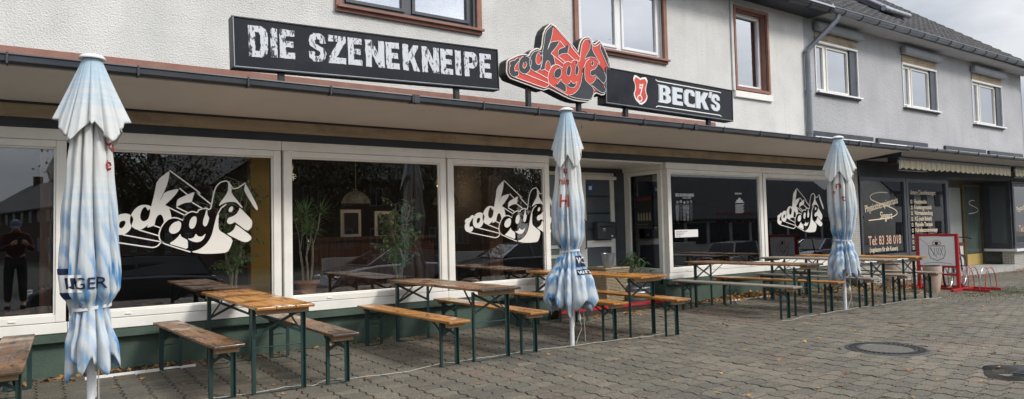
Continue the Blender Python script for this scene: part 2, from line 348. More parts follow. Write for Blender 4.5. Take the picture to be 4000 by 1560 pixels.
# ------------------------------------------------------------------ text
def text_mesh(txt,size=1,bold=0,sx=1,align='LEFT',shear=0,space=1):
    cu=bpy.data.curves.new('lettering','FONT'); cu.body=txt; cu.size=size; cu.offset=bold; cu.align_x=align; cu.shear=shear; cu.space_character=space; cu.resolution_u=3
    o=bpy.data.objects.new('lettering',cu); COL.objects.link(o)
    bpy.context.view_layer.update()
    me=bpy.data.meshes.new_from_object(o.evaluated_get(bpy.context.evaluated_depsgraph_get()))
    vs=[(v.co.x*sx,v.co.y) for v in me.vertices]; fs=[tuple(p.vertices) for p in me.polygons]
    bpy.data.objects.remove(o); bpy.data.curves.remove(cu); bpy.data.meshes.remove(me)
    return vs,fs
def lettering(mb,txt,fn,size,**k):
    vs,fs=text_mesh(txt,size,**k); mb.add([fn(a,b) for a,b in vs],fs); return mb
def fill2d(splines,fn,mb,th=0):
    # closed outlines with holes (even-odd) -> filled mesh
    cu=bpy.data.curves.new('shape','CURVE'); cu.dimensions='2D'; cu.fill_mode='BOTH'; cu.extrude=th
    for sp in splines:
        s=cu.splines.new('POLY'); s.points.add(len(sp)-1)
        for p,q in zip(s.points,sp): p.co=(q[0],q[1],0,1)
        s.use_cyclic_u=True
    o=bpy.data.objects.new('shape',cu); COL.objects.link(o); bpy.context.view_layer.update()
    me=bpy.data.meshes.new_from_object(o.evaluated_get(bpy.context.evaluated_depsgraph_get()))
    mb.add([fn(v.co.x,v.co.y,v.co.z) for v in me.vertices],[tuple(p.vertices) for p in me.polygons])
    bpy.data.objects.remove(o); bpy.data.curves.remove(cu); bpy.data.meshes.remove(me); return mb
def smooth_poly(sp,closed=True,it=2):
    for _ in range(it):
        o=[]; n=len(sp)
        rngi=range(n if closed else n-1)
        if not closed: o.append(sp[0])
        for i in rngi:
            a=sp[i];b=sp[(i+1)%n]; pr=sp[i-1]; nx=sp[(i+2)%n]
            o.append((a[0]*.8+b[0]*.2,a[1]*.8+b[1]*.2)); o.append((a[0]*.2+b[0]*.8,a[1]*.2+b[1]*.8))
        if not closed: o.append(sp[-1])
        sp=o
    return sp
def ribbon(mb,pts,w,fn):
    P=[Vector(p) for p in pts]
    L_=[];Rr=[]
    for i,p in enumerate(P):
        d=(P[min(i+1,len(P)-1)]-P[max(i-1,0)])
        if d.length<1e-6: d=Vector((1,0))
        d.normalize(); n=Vector((-d.y,d.x)); L_.append(p+n*w/2); Rr.append(p-n*w/2)
    v=[fn(q.x,q.y) for q in L_]+[fn(q.x,q.y) for q in Rr]; n=len(P)
    mb.add(v,[(i,i+1,n+i+1,n+i) for i in range(n-1)]); return mb
# ------------------------------------------------------------------ ground
def build_ground():
    xs=[-80,-40,-20]+[i*1.0 for i in range(-12,41)]+[50,65,90,140]; ys=[-140,-90,-60,-40,-30,-22,-16,-13,-11.5,-10.6,-10.1,-9.8,-9.5,-9.2,-8.9,-8.5]+[-8+i*.5 for i in range(0,17)]+[.5,2,8,30]
    mb=MB(); n=len(ys)
    mb.v=[(x,y,gz(min(max(x,-12),40),y)-.018) for x in xs for y in ys]
    mb.f=[(i*n+j,(i+1)*n+j,(i+1)*n+j+1,i*n+j+1) for i in range(len(xs)-1) for j in range(n-1)]
    mb.mi=[0]*len(mb.f)
    o=mb.build('ground',M['joint']); tag(o,kind='structure')
    # interlocking stones in shifted columns, wavy sides, real joints between them
    P,H,SH=.212,.152,.099; ch=.005
    vs=[];fs=[];tones=[]
    def wob(x,y): return (x+.019*math.sin(2*PI*y/H+1.1)+.004*math.sin(9*y+3*x), y+.008*math.sin(2*PI*x/P*2+.4)+.004*math.sin(7*x))
    hole=lambda x,y:(x-7.59)**2+(y+4.5)**2<.42**2
    for i in range(-11,134):
        for j in range(-75,150):
            x=i*P; y=j*H-i*SH
            if y>-.05 or y<-9.2: continue
            if x>(-y+8)*3.4+6 or x<-2.2: continue
            cx=x+P/2;cy=y+H/2
            if hole(cx,cy) or cy>-.05: continue
            r0=rnd.random(); r1=rnd.random(); dz=(rnd.random()-.5)*.006+(.004 if rnd.random()<.04 else 0); tx=(rnd.random()-.5)*.016; ty=(rnd.random()-.5)*.018
            x0,x1,y0,y1=x+.0066,x+P-.0066,y+.0046,y+H-.0046
            nx,ny=(6,6) if cx<13 else (3,4)
            ring=[(x0+(x1-x0)*t/nx,y0) for t in range(nx)]+[(x1,y0+(y1-y0)*t/ny) for t in range(ny)]+[(x1-(x1-x0)*t/nx,y1) for t in range(nx)]+[(x0,y1-(y1-y0)*t/ny) for t in range(ny)]
            base=len(vs); n=len(ring); zc=gz(cx,cy)+dz; top=[];low=[]
            for (a,b) in ring:
                yy=b+i*SH; A=a+.019*math.sin(2*PI*yy/H+1.1)*(-1 if 0 else 1); B=b+.007*math.sin(4*PI*a/P+.4); zz=zc+(a-cx)*tx+(b-cy)*ty
                # neighbouring columns are shifted, so each side follows the joint of its own column edge
                e=round((a-x)/P); yj=b; w=(a-x)/P
                A=a+.016*((1-w)*math.sin(2*PI*yj/(H*1.0)+2.3*i)+w*math.sin(2*PI*yj/(H*1.0)+2.3*(i+1)))
                low.append((A,B,zz-ch-.012)); top.append((A+(cx-A)*.035,B+(cy-B)*.04,zz))
            vs+=low+top
            for k in range(n):
                k2=(k+1)%n; fs.append((base+k,base+k2,base+n+k2,base+n+k))
            fs.append(tuple(base+n+k for k in range(n)))
            tones+=[(r0,r1)]*(n+1)
    me=bpy.data.meshes.new('paving'); me.from_pydata(vs,[],fs); me.materials.append(M['paver'])
    at=me.attributes.new('tone','FLOAT_COLOR','FACE'); buf=[]
    for a,b in tones: buf+=[a,b,0,1]
    at.data.foreach_set('color',buf)
    p=bpy.data.objects.new('paving',me); COL.objects.link(p); tag(p,kind='structure')
build_ground()
mb=MB()
mb.box(-90,150,-19.5,-12.6,-.62,-.50); road=mb.build('road',M['asphalt']); tag(road,kind='structure')
# manhole
t=thing('manhole_cover','round cast iron manhole cover with a concrete centre set in the paving','manhole cover',(7.59,-4.5,gz(7.59,-4.5)))
MB().lathe([(.47,-.02),(.47,-.004),(.405,-.003),(.405,-.02)],n=40).build('bedding_collar',M['concrete'],t)
mb=MB(); mb.lathe([(.40,-.03),(.41,.0),(.395,.006),(.37,.006),(.37,-.004),(.30,-.004),(.30,.007),(.275,.007),(.27,-.002)],n=48)
for k in range(44):
    a=2*PI*k/44; mb.bar((math.cos(a)*.31,math.sin(a)*.31,.002),(math.cos(a+.07)*.362,math.sin(a+.07)*.362,.002),.02,.008)
mb.build('ring',M['iron'],t)
MB().lathe([(.262,-.03),(.262,.001),(.0,.003)],n=40).build('concrete_centre',M['concrete'],t)
# puddle with an iron drain in it
PC=(7.42,-6.02)
mb=MB(); pts=[]
for k in range(40):
    a=2*PI*k/40; rr=.46+.10*math.sin(3*a+1)+.07*math.sin(5*a); pts.append((PC[0]+rr*math.cos(a)*1.25,PC[1]+rr*math.sin(a)))
mb.add([(x,y,gz(x,y)+.0032) for x,y in pts],[tuple(range(40))])
wet=mat('wet_dark_film',(.045,.045,.045),(.02,.02,.02),rough=.12,spec=.5,scale=5,rvar=.1); tag(mb.build('puddle',wet),kind='structure')
t=thing('drain_cover','dark iron drain cover in the damp patch at the right edge of the paving','drain',(7.34,-6.0,gz(7.3,-6.0)))
MB().box(-.24,.24,-.20,.20,-.02,.008).build('drain_plate',M['black_metal'],t,bevel=.003)
f=MB()
for k in range(7): f.box(-.22+k*.066,-.22+k*.066+.03,-.17,.17,.0085,.018)
f.build('bars',M['iron'],t)

# ------------------------------------------------------------------ cafe building
def wall_sheet(mb,x0,x1,z0,z1,holes,y,depth=.14):
    xs=sorted({x0,x1}|{h[0] for h in holes}|{h[1] for h in holes}); zs=sorted({z0,z1}|{h[2] for h in holes}|{h[3] for h in holes})
    for a,b in zip(xs,xs[1:]):
        for c,d in zip(zs,zs[1:]):
            if any(h[0]<=a and b<=h[1] and h[2]<=c and d<=h[3] for h in holes): continue
            mb.quad((a,y,c),(b,y,c),(b,y,d),(a,y,d))
    for h in holes:
        a,b,c,d=h
        mb.quad((a,y,c),(b,y,c),(b,y+depth,c),(a,y+depth,c)); mb.quad((a,y,d),(b,y,d),(b,y+depth,d),(a,y+depth,d))
        mb.quad((a,y,c),(a,y,d),(a,y+depth,d),(a,y+depth,c)); mb.quad((b,y,c),(b,y,d),(b,y+depth,d),(b,y+depth,c))
def room(mb,x0,x1,y0,y1,z0,z1):
    mb.quad((x0,y1,z0),(x1,y1,z0),(x1,y1,z1),(x0,y1,z1)); mb.quad((x0,y0,z0),(x0,y1,z0),(x0,y1,z1),(x0,y0,z1)); mb.quad((x1,y0,z0),(x1,y1,z0),(x1,y1,z1),(x1,y0,z1))
    mb.quad((x0,y0,z0),(x1,y0,z0),(x1,y1,z0),(x0,y1,z0)); mb.quad((x0,y0,z1),(x1,y0,z1),(x1,y1,z1),(x0,y1,z1))
cafe=thing('corner_pub_building','white roughcast pub building with large shop windows, flat canopy and green plinth','building',(0,0,0))
WA=(3.20,5.24,4.30,5.55); WB=(7.18,9.18,4.34,5.55); WC=(11.23,12.24,4.06,5.63)
mb=MB(); wall_sheet(mb,-9,13.6,2.95,5.95,[WA,WB,WC],0.0,.14); upper=mb.build('upper_wall',M['white_render'],cafe)
mb=MB(); mb.box(-9,10.55,-.012,.05,3.03,3.31); mb.build('painted_brick_band',M['brick_paint'],cafe)
# window surrounds and frames upstairs
def upper_window(W,fm,surround,mull,parent,wide=.082,out=.045,gl='glass_up',sill=True,curt=None,depth=.10,fw=.075,s=.05,lining=False):
    x0,x1,z0,z1=W
    f=MB(); y=depth
    for a,b,c,d in ((x0,x0+fw,z0,z1),(x1-fw,x1,z0,z1)): f.box(a,b,y-.035,y+.03,c,d)
    f.box(x0+fw,x1-fw,y-.035,y+.03,z0,z0+fw); f.box(x0+fw,x1-fw,y-.035,y+.03,z1-fw,z1)
    xs=[x0+fw]+[m for m in mull]+[x1-fw]
    for m in mull: f.box(m-.05,m+.05,y-.038,y+.03,z0+fw,z1-fw)
    # sashes
    for i in range(len(xs)-1):
        a=xs[i]+(.05 if i else 0)+.004; b=xs[i+1]-(.05 if i<len(xs)-2 else 0)-.004
        f.box(a,a+s,y-.06,y+.0,z0+fw+.004,z1-fw-.004); f.box(b-s,b,y-.06,y+.0,z0+fw+.004,z1-fw-.004); f.box(a+s,b-s,y-.06,y+.0,z0+fw+.004,z0+fw+s); f.box(a+s,b-s,y-.06,y+.0,z1-fw-s,z1-fw-.004)
    w=f.build('window',M[fm],parent,bevel=.004)
    MB().box(x0+fw+.01,x1-fw-.01,y-.022,y-.016,z0+fw+.01,z1-fw-.01).build('pane',M[gl],w)
    if surround:
        if lining:
            q=MB(); e=.012; q.box(x0+.001,x0+e,.021,y-.04,z0+e,z1-e); q.box(x1-e,x1-.001,.021,y-.04,z0+e,z1-e); q.box(x0+.001,x1-.001,.021,y-.04,z0+.001,z0+e); q.box(x0+.001,x1-.001,.021,y-.04,z1-e,z1-.001); q.build('reveal_lining',M['brick_paint'],w)
        s=MB(); a,b,c,d=x0-wide,x1+wide,z0-wide,z1+wide
        s.box(a,x0,-out,.02,c,d); s.box(x1,b,-out,.02,c,d); s.box(x0,x1,-out,.02,z1,d); s.box(x0,x1,-out,.02,c,z0)
        if sill: s.box(a+.01,b+.015,-out-.045,-out,z0-.035,z0-.002)
        s.build('surround',M['brick_paint'],w,bevel=.003)
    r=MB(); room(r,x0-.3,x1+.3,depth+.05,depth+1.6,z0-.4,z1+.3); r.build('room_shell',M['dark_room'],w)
    if curt:
        c=MB(); (cx0,cx1,cz0,cz1)=curt; n=int((cx1-cx0)/.02); y2=depth+.09
        v=[(cx0+(cx1-cx0)*i/n,y2+.022*math.sin(i*.9)+.01*math.sin(i*.37),z) for z in (cz0,cz1) for i in range(n+1)]
        c.add(v,[(i,i+1,n+2+i,n+1+i) for i in range(n)]); c.build('curtain',M['curtain'],w,smooth=True)
    return w
upper_window(WA,'anthracite',True,[4.18],cafe,curt=(3.3,5.15,4.38,5.5))
upper_window(WB,'pvc_white',True,[8.16],cafe)
wc=upper_window(WC,'pvc_white',True,[],cafe,out=.05,sill=False,wide=.055,depth=.17,lining=True,fw=.06,s=.04)
MB().box(11.14,12.36,-.05,.0-.002,3.86,3.985).build('stone_ledge',M['pvc'],cafe,bevel=.008)
MB().box(11.10,11.168,-.035,-.002,3.99,5.75).build('plaster_strip',M['white_render'],cafe)
# canopy over the shop front
cn=MB()
def can_poly(x0,x1,zi,zo,ti,to,y1=-1.19):
    v=[(x,y,z) for x in (x0,x1) for y,z in ((.0,zi),(y1,zo),(y1,to),(.0,ti))]
    cn.add(v,[(0,1,2,3),(7,6,5,4),(0,4,5,1),(1,5,6,2),(2,6,7,3),(3,7,4,0)])
can_poly(-9,15.33,2.748,2.866,3.02,2.925)
canopy=cn.build('canopy',M['soffit'],cafe)
rf=MB(); rf.add([(-9,-1.20,2.928),(15.33,-1.20,2.928),(15.33,-.002,3.024),(-9,-.002,3.024),(-9,-1.20,2.936),(15.33,-1.20,2.936),(15.33,-.002,3.034),(-9,-.002,3.034)],[(0,1,2,3),(4,5,6,7),(0,1,5,4),(1,2,6,5),(0,3,7,4)]); rf.build('canopy_roofing',M['dark_trim'],cafe)
g=MB()
prof=[(-1.195,2.935),(-1.20,2.888),(-1.222,2.870),(-1.265,2.868),(-1.285,2.888),(-1.288,2.935),(-1.300,2.942),(-1.295,2.954),(-1.276,2.950),(-1.274,2.895),(-1.256,2.880),(-1.226,2.882),(-1.21,2.900),(-1.205,2.935)]
gx=-9
g.add([(x,y,z) for x in (-9,15.36) for y,z in prof],[(i,(i+1)%14,14+(i+1)%14,14+i) for i in range(14)]+[tuple(range(14)),tuple(range(27,13,-1))])
gut=g.build('gutter',M['gutter'],cafe)
for k in range(20):
    x=-3.0+k*.93+ (k%3)*.04
    b=MB(); b.box(x-.008,x+.008,-1.296,-1.19,2.862,2.868); b.box(x-.008,x+.008,-1.305,-1.297,2.864,2.958); b.build('bracket',M['gutter'],gut)
for x in (3.6,8.45,13.3):
    MB().box(x-.035,x+.035,-1.303,-1.198,2.864,2.957).build('joint_sleeve',M['dark_trim'],gut)
b=MB(); b.box(-9,15.2,-.06,-.001,2.60,2.735); b.build('beam',M['beam'],cafe)
b=MB(); b.box(-9,15.2,-.085,-.001,2.737,2.765); b.box(-9,15.0,-.045,.3,2.505,2.598); b.build('dark_trim_strip',M['dark_trim'],cafe)
# plinth
b=MB()
for x0,x1 in ((-9,6.55),(9.10,14.88)):
    b.box(x0,x1,-.035,.10,.345,.43); b.box(x0,x1,.045,.2,-.3,.345)
b.box(9.10,9.2,.2,1.03,-.3,.43)
b.build('plinth',M['green'],cafe)
# shop windows: each a frame with its sash, sill board and pane
def shop_window(x0,x1,parent,fm='pvc',z0=.437,z1=2.503,gb=.622,gt=2.313,post0=.09,post1=.09,tb=True,gl='glass',y=0):
    """x0..x1 outer edges of the frame"""
    f=MB()
    f.box(x0,x1,y-.045,y+.05,z0,.545 if tb else gb-.06)            # bottom board
    f.box(x0,x1,y-.038,y+.05,gt+.075,z1)                           # head board
    zb=.549 if tb else gb-.056; zt=gt+.071
    a,b=x0+.012,x1-.012
    pw0,pw1=post0,post1
    f.box(a,a+pw0,y-.05,y+.045,zb,zt); f.box(b-pw1,b,y-.05,y+.045,zb,zt)
    f.box(a+pw0,b-pw1,y-.05,y+.045,zb,gb); f.box(a+pw0,b-pw1,y-.05,y+.045,gt,zt)
    # glazing bead
    c,d=a+pw0,b-pw1
    f.box(c,c+.018,y-.032,y+.0,gb,gt); f.box(d-.018,d,y-.032,y+.0,gb,gt); f.box(c+.018,d-.018,y-.032,y+.0,gb,gb+.018); f.box(c+.018,d-.018,y-.032,y+.0,gt-.018,gt)
    w=f.build('shop_window',M[fm],parent,bevel=.006)
    MB().box(c+.002,d-.002,y-.010,y-.004,gb+.002,gt-.002).build('pane',M[gl],w)
    if fm=='pvc':
        n=max(2,int((x1-x0)/.8)); 
        for k in range(n):
            xx=x0+(x1-x0)*(k+.5)/n
            MB().box(xx-.03,xx+.03,y-.060,y-.046,.575,.592).build('drain_cap',M['bulb'],w,bevel=.004)
    return w
xsw=[(-2.45,.262),(.266,2.418),(2.424,4.68),(4.684,6.50)]
for a,b in xsw: shop_window(a,b,cafe)
w=shop_window(9.115,11.885,cafe); shop_window(11.889,14.80,cafe)
# bay return (side pane facing the doorway)
f=MB(); X=9.112
f.box(X-.03,X+.06,.055,1.03,.437,.545); f.box(X-.03,X+.06,.055,1.03,2.385,2.50)
f.box(X-.035,X+.055,.055,.15,.549,2.38); f.box(X-.035,X+.055,.84,1.03,.549,2.38); f.box(X-.035,X+.055,.15,.84,.549,.625); f.box(X-.035,X+.055,.15,.84,2.31,2.38)
sw=f.build('side_window',M['pvc'],cafe,bevel=.006); MB().box(X-.006,X,.152,.838,.627,2.308).build('pane',M['glass'],sw)
# entrance recess
f=MB(); f.box(6.5,9.08,.0,1.5,2.47,2.50); f.build('recess_ceiling',M['pvc'],cafe)
f=MB(); f.box(6.44,6.50,.051,1.1,.0,2.5); f.build('recess_side',M['pvc'],cafe)
f=MB(); f.box(6.5,9.08,1.06,1.16,2.385,2.468); f.box(8.87,9.075,.98,1.2,.13,2.384); f.build('door_header',M['anthracite'],cafe)
f=MB(); f.box(6.5,7.88,1.05,1.11,.13,.22)
for x in (6.5,7.18,7.84): f.box(x,x+.06,1.045,1.115,.22,2.38)
for z in (.22,.85,1.02,2.32): f.box(6.56,7.84,1.048,1.112,z,z+.06)
sl=f.build('side_light',M['pvc'],cafe,bevel=.004)
f=MB(); f.box(6.57,7.17,1.07,1.09,1.09,2.31); f.box(7.25,7.83,1.07,1.09,1.09,2.31); f.box(6.57,7.83,1.07,1.09,.29,1.01); f.build('frosted_pane',M['frosted'],sl)
f=MB(); f.box(7.93,8.0,1.03,1.13,.13,2.38); f.box(8.80,8.868,1.03,1.13,.13,2.38); f.box(8.0,8.80,1.03,1.13,2.345,2.38)
f.build('door_frame',M['pvc'],cafe,bevel=.004)
f=MB(); f.box(8.005,8.14,1.0,1.06,.14,2.34); f.box(8.745,8.795,1.0,1.06,.14,2.34); f.box(8.14,8.745,1.0,1.06,2.25,2.34); f.box(8.14,8.745,1.0,1.06,1.02,1.14); f.box(8.14,8.745,1.0,1.06,.14,.26)
dr=f.build('door',M['pvc'],cafe,bevel=.004)
f=MB(); f.box(8.14,8.745,1.025,1.035,1.14,2.25); f.box(8.14,8.745,1.025,1.035,.26,1.02); f.build('pane',mat('smoked_door_glass',(.085,.10,.115),rough=.12,spec=.7),dr)
f=MB()
for z in (1.33,1.62,1.93): f.box(8.17,8.72,1.014,1.024,z,z+.03)
f.build('dark_bars',M['black_metal'],dr)
MB().tube([(8.06,.96,1.0),(8.06,.93,1.02),(8.06,.93,1.5),(8.06,.96,1.52)],.013).build('handle',M['anthracite'],dr)
f=MB(); f.box(8.17,8.34,1.010,1.020,1.98,2.20); bs=f.build('camera_notice',M['blue_sign'],dr)
f=MB(); f.box(8.22,8.29,1.004,1.009,2.06,2.13); f.bar((8.27,1.006,2.11),(8.30,1.006,2.15),.02,.004); f.build('camera_symbol',M['sign_white'],bs)
f=MB(); f.box(8.30,8.73,.88,.998,1.165,1.46); f.box(8.29,8.74,.86,1.0,1.462,1.475); mbx=f.build('mailbox',M['anthracite'],cafe,bevel=.006)
f=MB(); f.box(8.36,8.66,.872,.879,1.38,1.40); f.build('slot',M['black_metal'],mbx); MB().box(8.42,8.48,.873,.879,1.34,1.355).build('sticker',M['sign_white'],mbx); MB().box(8.42,8.49,.873,.879,1.31,1.318).build('sticker',M['yellow'],mbx); MB().box(8.62,8.66,.873,.879,1.2,1.23).build('sticker',M['sign_white'],mbx)
MB().lathe([(.05,-.03),(.06,0),(.05,.03)],c=(8.82,.99,2.28),n=12).build('door_lamp',M['pvc'],cafe,smooth=True)
f=MB(); f.box(6.52,8.95,-.16,1.05,-.1,.125); f.build('step',M['room_floor'],cafe); f=MB(); f.box(6.52,8.95,-.172,-.161,.07,.124); f.build('red_nosing',M['red_paint'],cafe)
# interior
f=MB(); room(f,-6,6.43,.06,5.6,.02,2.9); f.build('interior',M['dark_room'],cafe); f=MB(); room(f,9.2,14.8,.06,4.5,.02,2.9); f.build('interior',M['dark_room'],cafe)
f=MB(); f.box(-6,6.4,.06,.34,.30,.585); f.box(9.2,14.8,.06,.34,.3,.60); f.build('inner_sill',M['room_floor'],cafe)
f=MB(); f.box(2.17,2.40,.42,.60,.03,2.85); f.build('column',M['ochre'],cafe)
f=MB(); f.box(.03,.13,.10,.2,.6,2.5); f.box(5.62,5.86,.34,.55,.03,2.8); f.build('wooden_post',M['brown_wood'],cafe)
f=MB(); f.box(3.9,6.3,3.3,3.42,1.25,1.31); f.box(3.9,6.3,3.36,3.44,.05,1.25); f.build('bar_counter',M['brown_wood'],cafe)
f=MB()
for x,z,s in ((4.67,1.55,.19),(5.32,1.52,.19)):
    f=MB(); f.box(x-s,x+s,3.46,3.5,z-.25,z+.25); fr=f.build('picture_frame',M['pvc'],cafe); MB().box(x-.13,x+.13,3.44,3.459,z-.19,z+.19).build('dark_picture',M['black_metal'],fr)
# eaves and roof of the white house
def roof(parent,x0,x1,verge=True,zE=5.98,y0=-.52,rows=17,mat_='tile_roof'):
    f=MB(); p=R(37); L=.34
    for k in range(rows):
        s=k*L; yy=y0+s*math.cos(p)-.02; zz=zE+s*math.sin(p)
        off=.15 if k%2 else 0
        dx,dy=math.cos(p)*L*1.06,math.sin(p)*L*1.06
        xe=x1-(0.0 if k%2 else .04)
        n=int((xe-x0)/.30); pts=[]
        for i in range(n*4+1):
            t=i/4; x=x0+(xe-x0)*i/(n*4); h=(.0,.018,.024,.018)[i%4]; pts.append((x,h))
        m=len(pts)
        v=[(x,yy,zz+.035+h) for x,h in pts]+[(x,yy+dx,zz+dy+.0+h*.6) for x,h in pts]+[(x,yy,zz) for x,h in pts]
        f.add(v,[(i,i+1,m+i+1,m+i) for i in range(m-1)]+[(i,i+1,2*m+i+1,2*m+i) for i in range(m-1)]+[(m-1,2*m-1,3*m-1)])
    f.box(x0,x1-.05,y0+.05,.0,zE-.08,zE-.03)
    return f.build('roof',M[mat_],parent)
roof(cafe,-9,13.9)
def eave(parent,x0,x1,slope=0,y=-.5,z=5.93,m='zinc_gutter'):
    f=MB(); f.box(x0,x1,-.44,-.0,z-.06,z-.03); f.build('eave_board',M['dark_trim'] if m=='gutter' else M['grey_render'],parent)
    f=MB(); pr=[]
    for k in range(9): a=PI+PI*k/8; pr.append((y+.085*math.cos(a),z+.085*math.sin(a)))
    pr2=[(y+.078*math.cos(PI+PI*k/8),z+.004+.078*math.sin(PI+PI*k/8)) for k in range(8,-1,-1)]
    P=pr+pr2; n=len(P)
    f.add([(x,a,b+slope*(x-x0)) for x in (x0,x1) for a,b in P],[(i,(i+1)%n,n+(i+1)%n,n+i) for i in range(n)]+[tuple(range(n)),tuple(range(2*n-1,n-1,-1))])
    f.tube([(x0,y-.088,z+.004),(x1,y-.088,z+.004+slope*(x1-x0))],.014,6)
    g=f.build('eave_gutter',M[m],parent,smooth=True)
    k=0; x=x0+.4
    while x<x1:
        b=MB(); zz=z+slope*(x-x0); b.tube([(x,y+.093*math.cos(PI+PI*i/8),zz+.093*math.sin(PI+PI*i/8)) for i in range(9)],.009,4); b.build('bracket',M['gutter'],g); x+=.72
    return g
eave(cafe,-9,13.86,m='gutter',z=5.90)

# ------------------------------------------------------------------ grey building
grey=thing('grey_terraced_building','grey roughcast building with three shuttered upper windows above a physiotherapy practice','building',(0,0,0))
holes=[(14.02,15.78,4.24,5.49),(17.92,19.78,4.24,5.47),(21.95,24.03,4.10,5.47)]
mb=MB(); wall_sheet(mb,13.6,25.62,2.95,6.0,holes,.012,.18); mb.quad((25.62,.012,-.4),(25.62,9,-.4),(25.62,9,6),(25.62,.012,6)); mb.add([(25.62,-.1,5.95),(25.62,9.6,5.95),(25.62,4.8,9.9)],[(0,1,2)]); mb.build('upper_wall',M['grey_render'],grey)
roof(grey,13.9,25.85,rows=18)
eave(grey,13.9,25.75,slope=.008,z=5.93)
for i,h in enumerate(holes):
    x0,x1,z0,z1=h
    wd=x1-x0; m1=x0+wd*.26
    upw=upper_window((x0+.022,x1-wd*.17,z0+.013,z1-.14),'pvc',False,[m1],grey,gl='glass_up',depth=.10,fw=.045,s=.032,curt=(x0+.08,x1-wd*.2,z0+.05,z0+.55) if i==0 else None)
    f=MB(); f.box(x1-wd*.17+.003,x1-.024,.02,.13,z0+.013,z1-.14); f.build('dark_reveal',M['anthracite'],upw)
    f=MB(); f.box(x0-.0,x1+.0,-.02,.05,z1-.14,z1-.10); f.box(x0-.005,x0+.02,-.012,.05,z0,z1-.1); f.box(x1-.022,x1+.003,-.012,.05,z0,z1-.1); f.box(x0-.02,x1+.04,-.09,.02,z0-.02,z0+.012); f.build('guide_rail',M['zinc_gutter'] if 0 else M['pvc_white'],upw)
    f=MB()
    for k in range(4): f.box(x0+.02,x1-.02,-.005,.03,z1-.098+k*.052,z1-.05+k*.052)
    f.build('shutter_slats',M['beam'],upw,bevel=.006)
    f=MB(); f.box(x0-.05,x1+.12,-.14,.01,z1+.10,z1+.30); f.build('shutter_box',mat('grey_shutter_box%d'%i,(.27,.29,.31),(.22,.24,.26),rough=.5,scale=3),upw,bevel=.05)
    f=MB(); f.box(x0-.01,x1+.02,-.04,.011,z0-.055,z0-.021); f.build('sill',M['dark_trim'],upw)
for x0,x1 in ((13.76,16.26),(16.47,19.0),(20.02,22.56),(22.81,25.3)):
    f=MB(); f.box(x0,x1,-.05,.01,3.255,3.36); f.box(x0,x0+.05,-.05,.01,3.0,3.252);o=f.build('dark_panel_strip',M['gutter'],grey); MB().box(x0+.06,x1-.03,-.06,.01,3.17,3.25).build('white_strip',M['pvc_white'],o)
pp=MB(); pp.tube([(14.15,-.50,5.83),(14.12,-.47,5.72),(13.62,-.10,5.12),(13.60,-.075,5.02),(13.60,-.07,3.05)],.055,12); dp=pp.build('downpipe',M['zinc_gutter'],grey,smooth=True)
for z in (5.06,4.2,3.3): MB().lathe([(.065,-.02),(.067,.02)],c=(13.60,-.07,z),n=12).build('pipe_clip',M['zinc_gutter'],dp)
MB().tube([(25.66,-.42,5.85),(25.68,-.1,5.5),(25.68,-.06,3.0)],.045,10).build('downpipe',M['zinc_gutter'],grey,smooth=True)
f=MB(); M37=Matrix.Translation((18.9,1.05,7.24))@Matrix.Rotation(R(37),4,'X')
f.box(-.85,.45,-.6,.6,0,.13,M37); sk=f.build('skylight',M['anthracite'],grey,bevel=.01); MB().box(-.75,.35,-.5,.5,.132,.14,M37).build('pane',M['car_glass'],sk); MB().tube([M37@Vector((-.85,-.68,.10)),M37@Vector((.5,-.68,.10))],.07,10).build('shutter_roll',M['zinc'],sk,smooth=True)
# neighbour canopy, gutter
cn=MB(); can_poly(15.34,27.5,2.80,2.90,3.10,2.965,-1.10); cn.build('canopy',mat('neighbour_soffit',(.47,.44,.41),(.40,.38,.36),rough=.8,scale=2),grey)
f=MB(); f.box(15.30,15.338,-1.12,-.0,2.76,2.90); f.build('canopy_edge_trim',M['dark_trim'],grey)
def half_gutter(x0,x1,y,z,r,m,parent):
    f=MB(); P=[(y+r*math.cos(PI+PI*k/8),z+r*math.sin(PI+PI*k/8)) for k in range(9)]+[(y+r*.9*math.cos(PI+PI*k/8),z+.003+r*.9*math.sin(PI+PI*k/8)) for k in range(8,-1,-1)]; n=len(P)
    f.add([(x,a,b) for x in (x0,x1) for a,b in P],[(i,(i+1)%n,n+(i+1)%n,n+i) for i in range(n)]+[tuple(range(n)),tuple(range(2*n-1,n-1,-1))]); g=f.build('canopy_gutter',M[m],parent,smooth=True)
    x=x0+.3
    while x<x1: MB().box(x-.012,x+.012,y-r-.01,y+r,z-r-.006,z-r+.02).build('bracket',M['gutter'],g); MB().box(x-.012,x+.012,y-r-.012,y-r+.004,z-r+.02,z+.012).build('bracket',M['gutter'],g); x+=1.1
half_gutter(15.38,27.5,-1.155,2.985,.05,'zinc_gutter',grey)
# ground floor practice
f=MB()
f.box(14.90,15.52,-.02,.3,-.3,2.80); f.box(15.52,20.05,-.01,.3,-.4,.42); f.build('tiled_wall',M['small_tiles'],grey); f=MB(); f.box(24.30,27.5,-.01,.3,-.5,.36); f.build('tiled_wall',M['small_tiles'],grey)
for k,(a,b) in enumerate(((10.95,11.95),(12.05,13.4))): MB().box(a,b,-.16,-.02,3.035,3.135).build('ledge_slab',M['stone_step'],cafe,bevel=.01)
MB().box(14.805,14.895,-.04,.3,-.3,2.80).build('brown_post',M['dark_trim'],grey)
f=MB(); f.box(15.50,20.05,-.10,.0,.425,.455); f.box(24.2,27.5,-.12,.0,.365,.44);f.box(24.2,24.28,-.0,.75,.365,.44); f.build('white_sill',M['pvc_white'],grey)
f=MB(); f.box(15.53,20.06,-.03,.1,2.42,2.795); f.box(20.06,27.5,-.03,.1,2.52,2.795); f.build('dark_fascia',M['dark_trim'],grey)
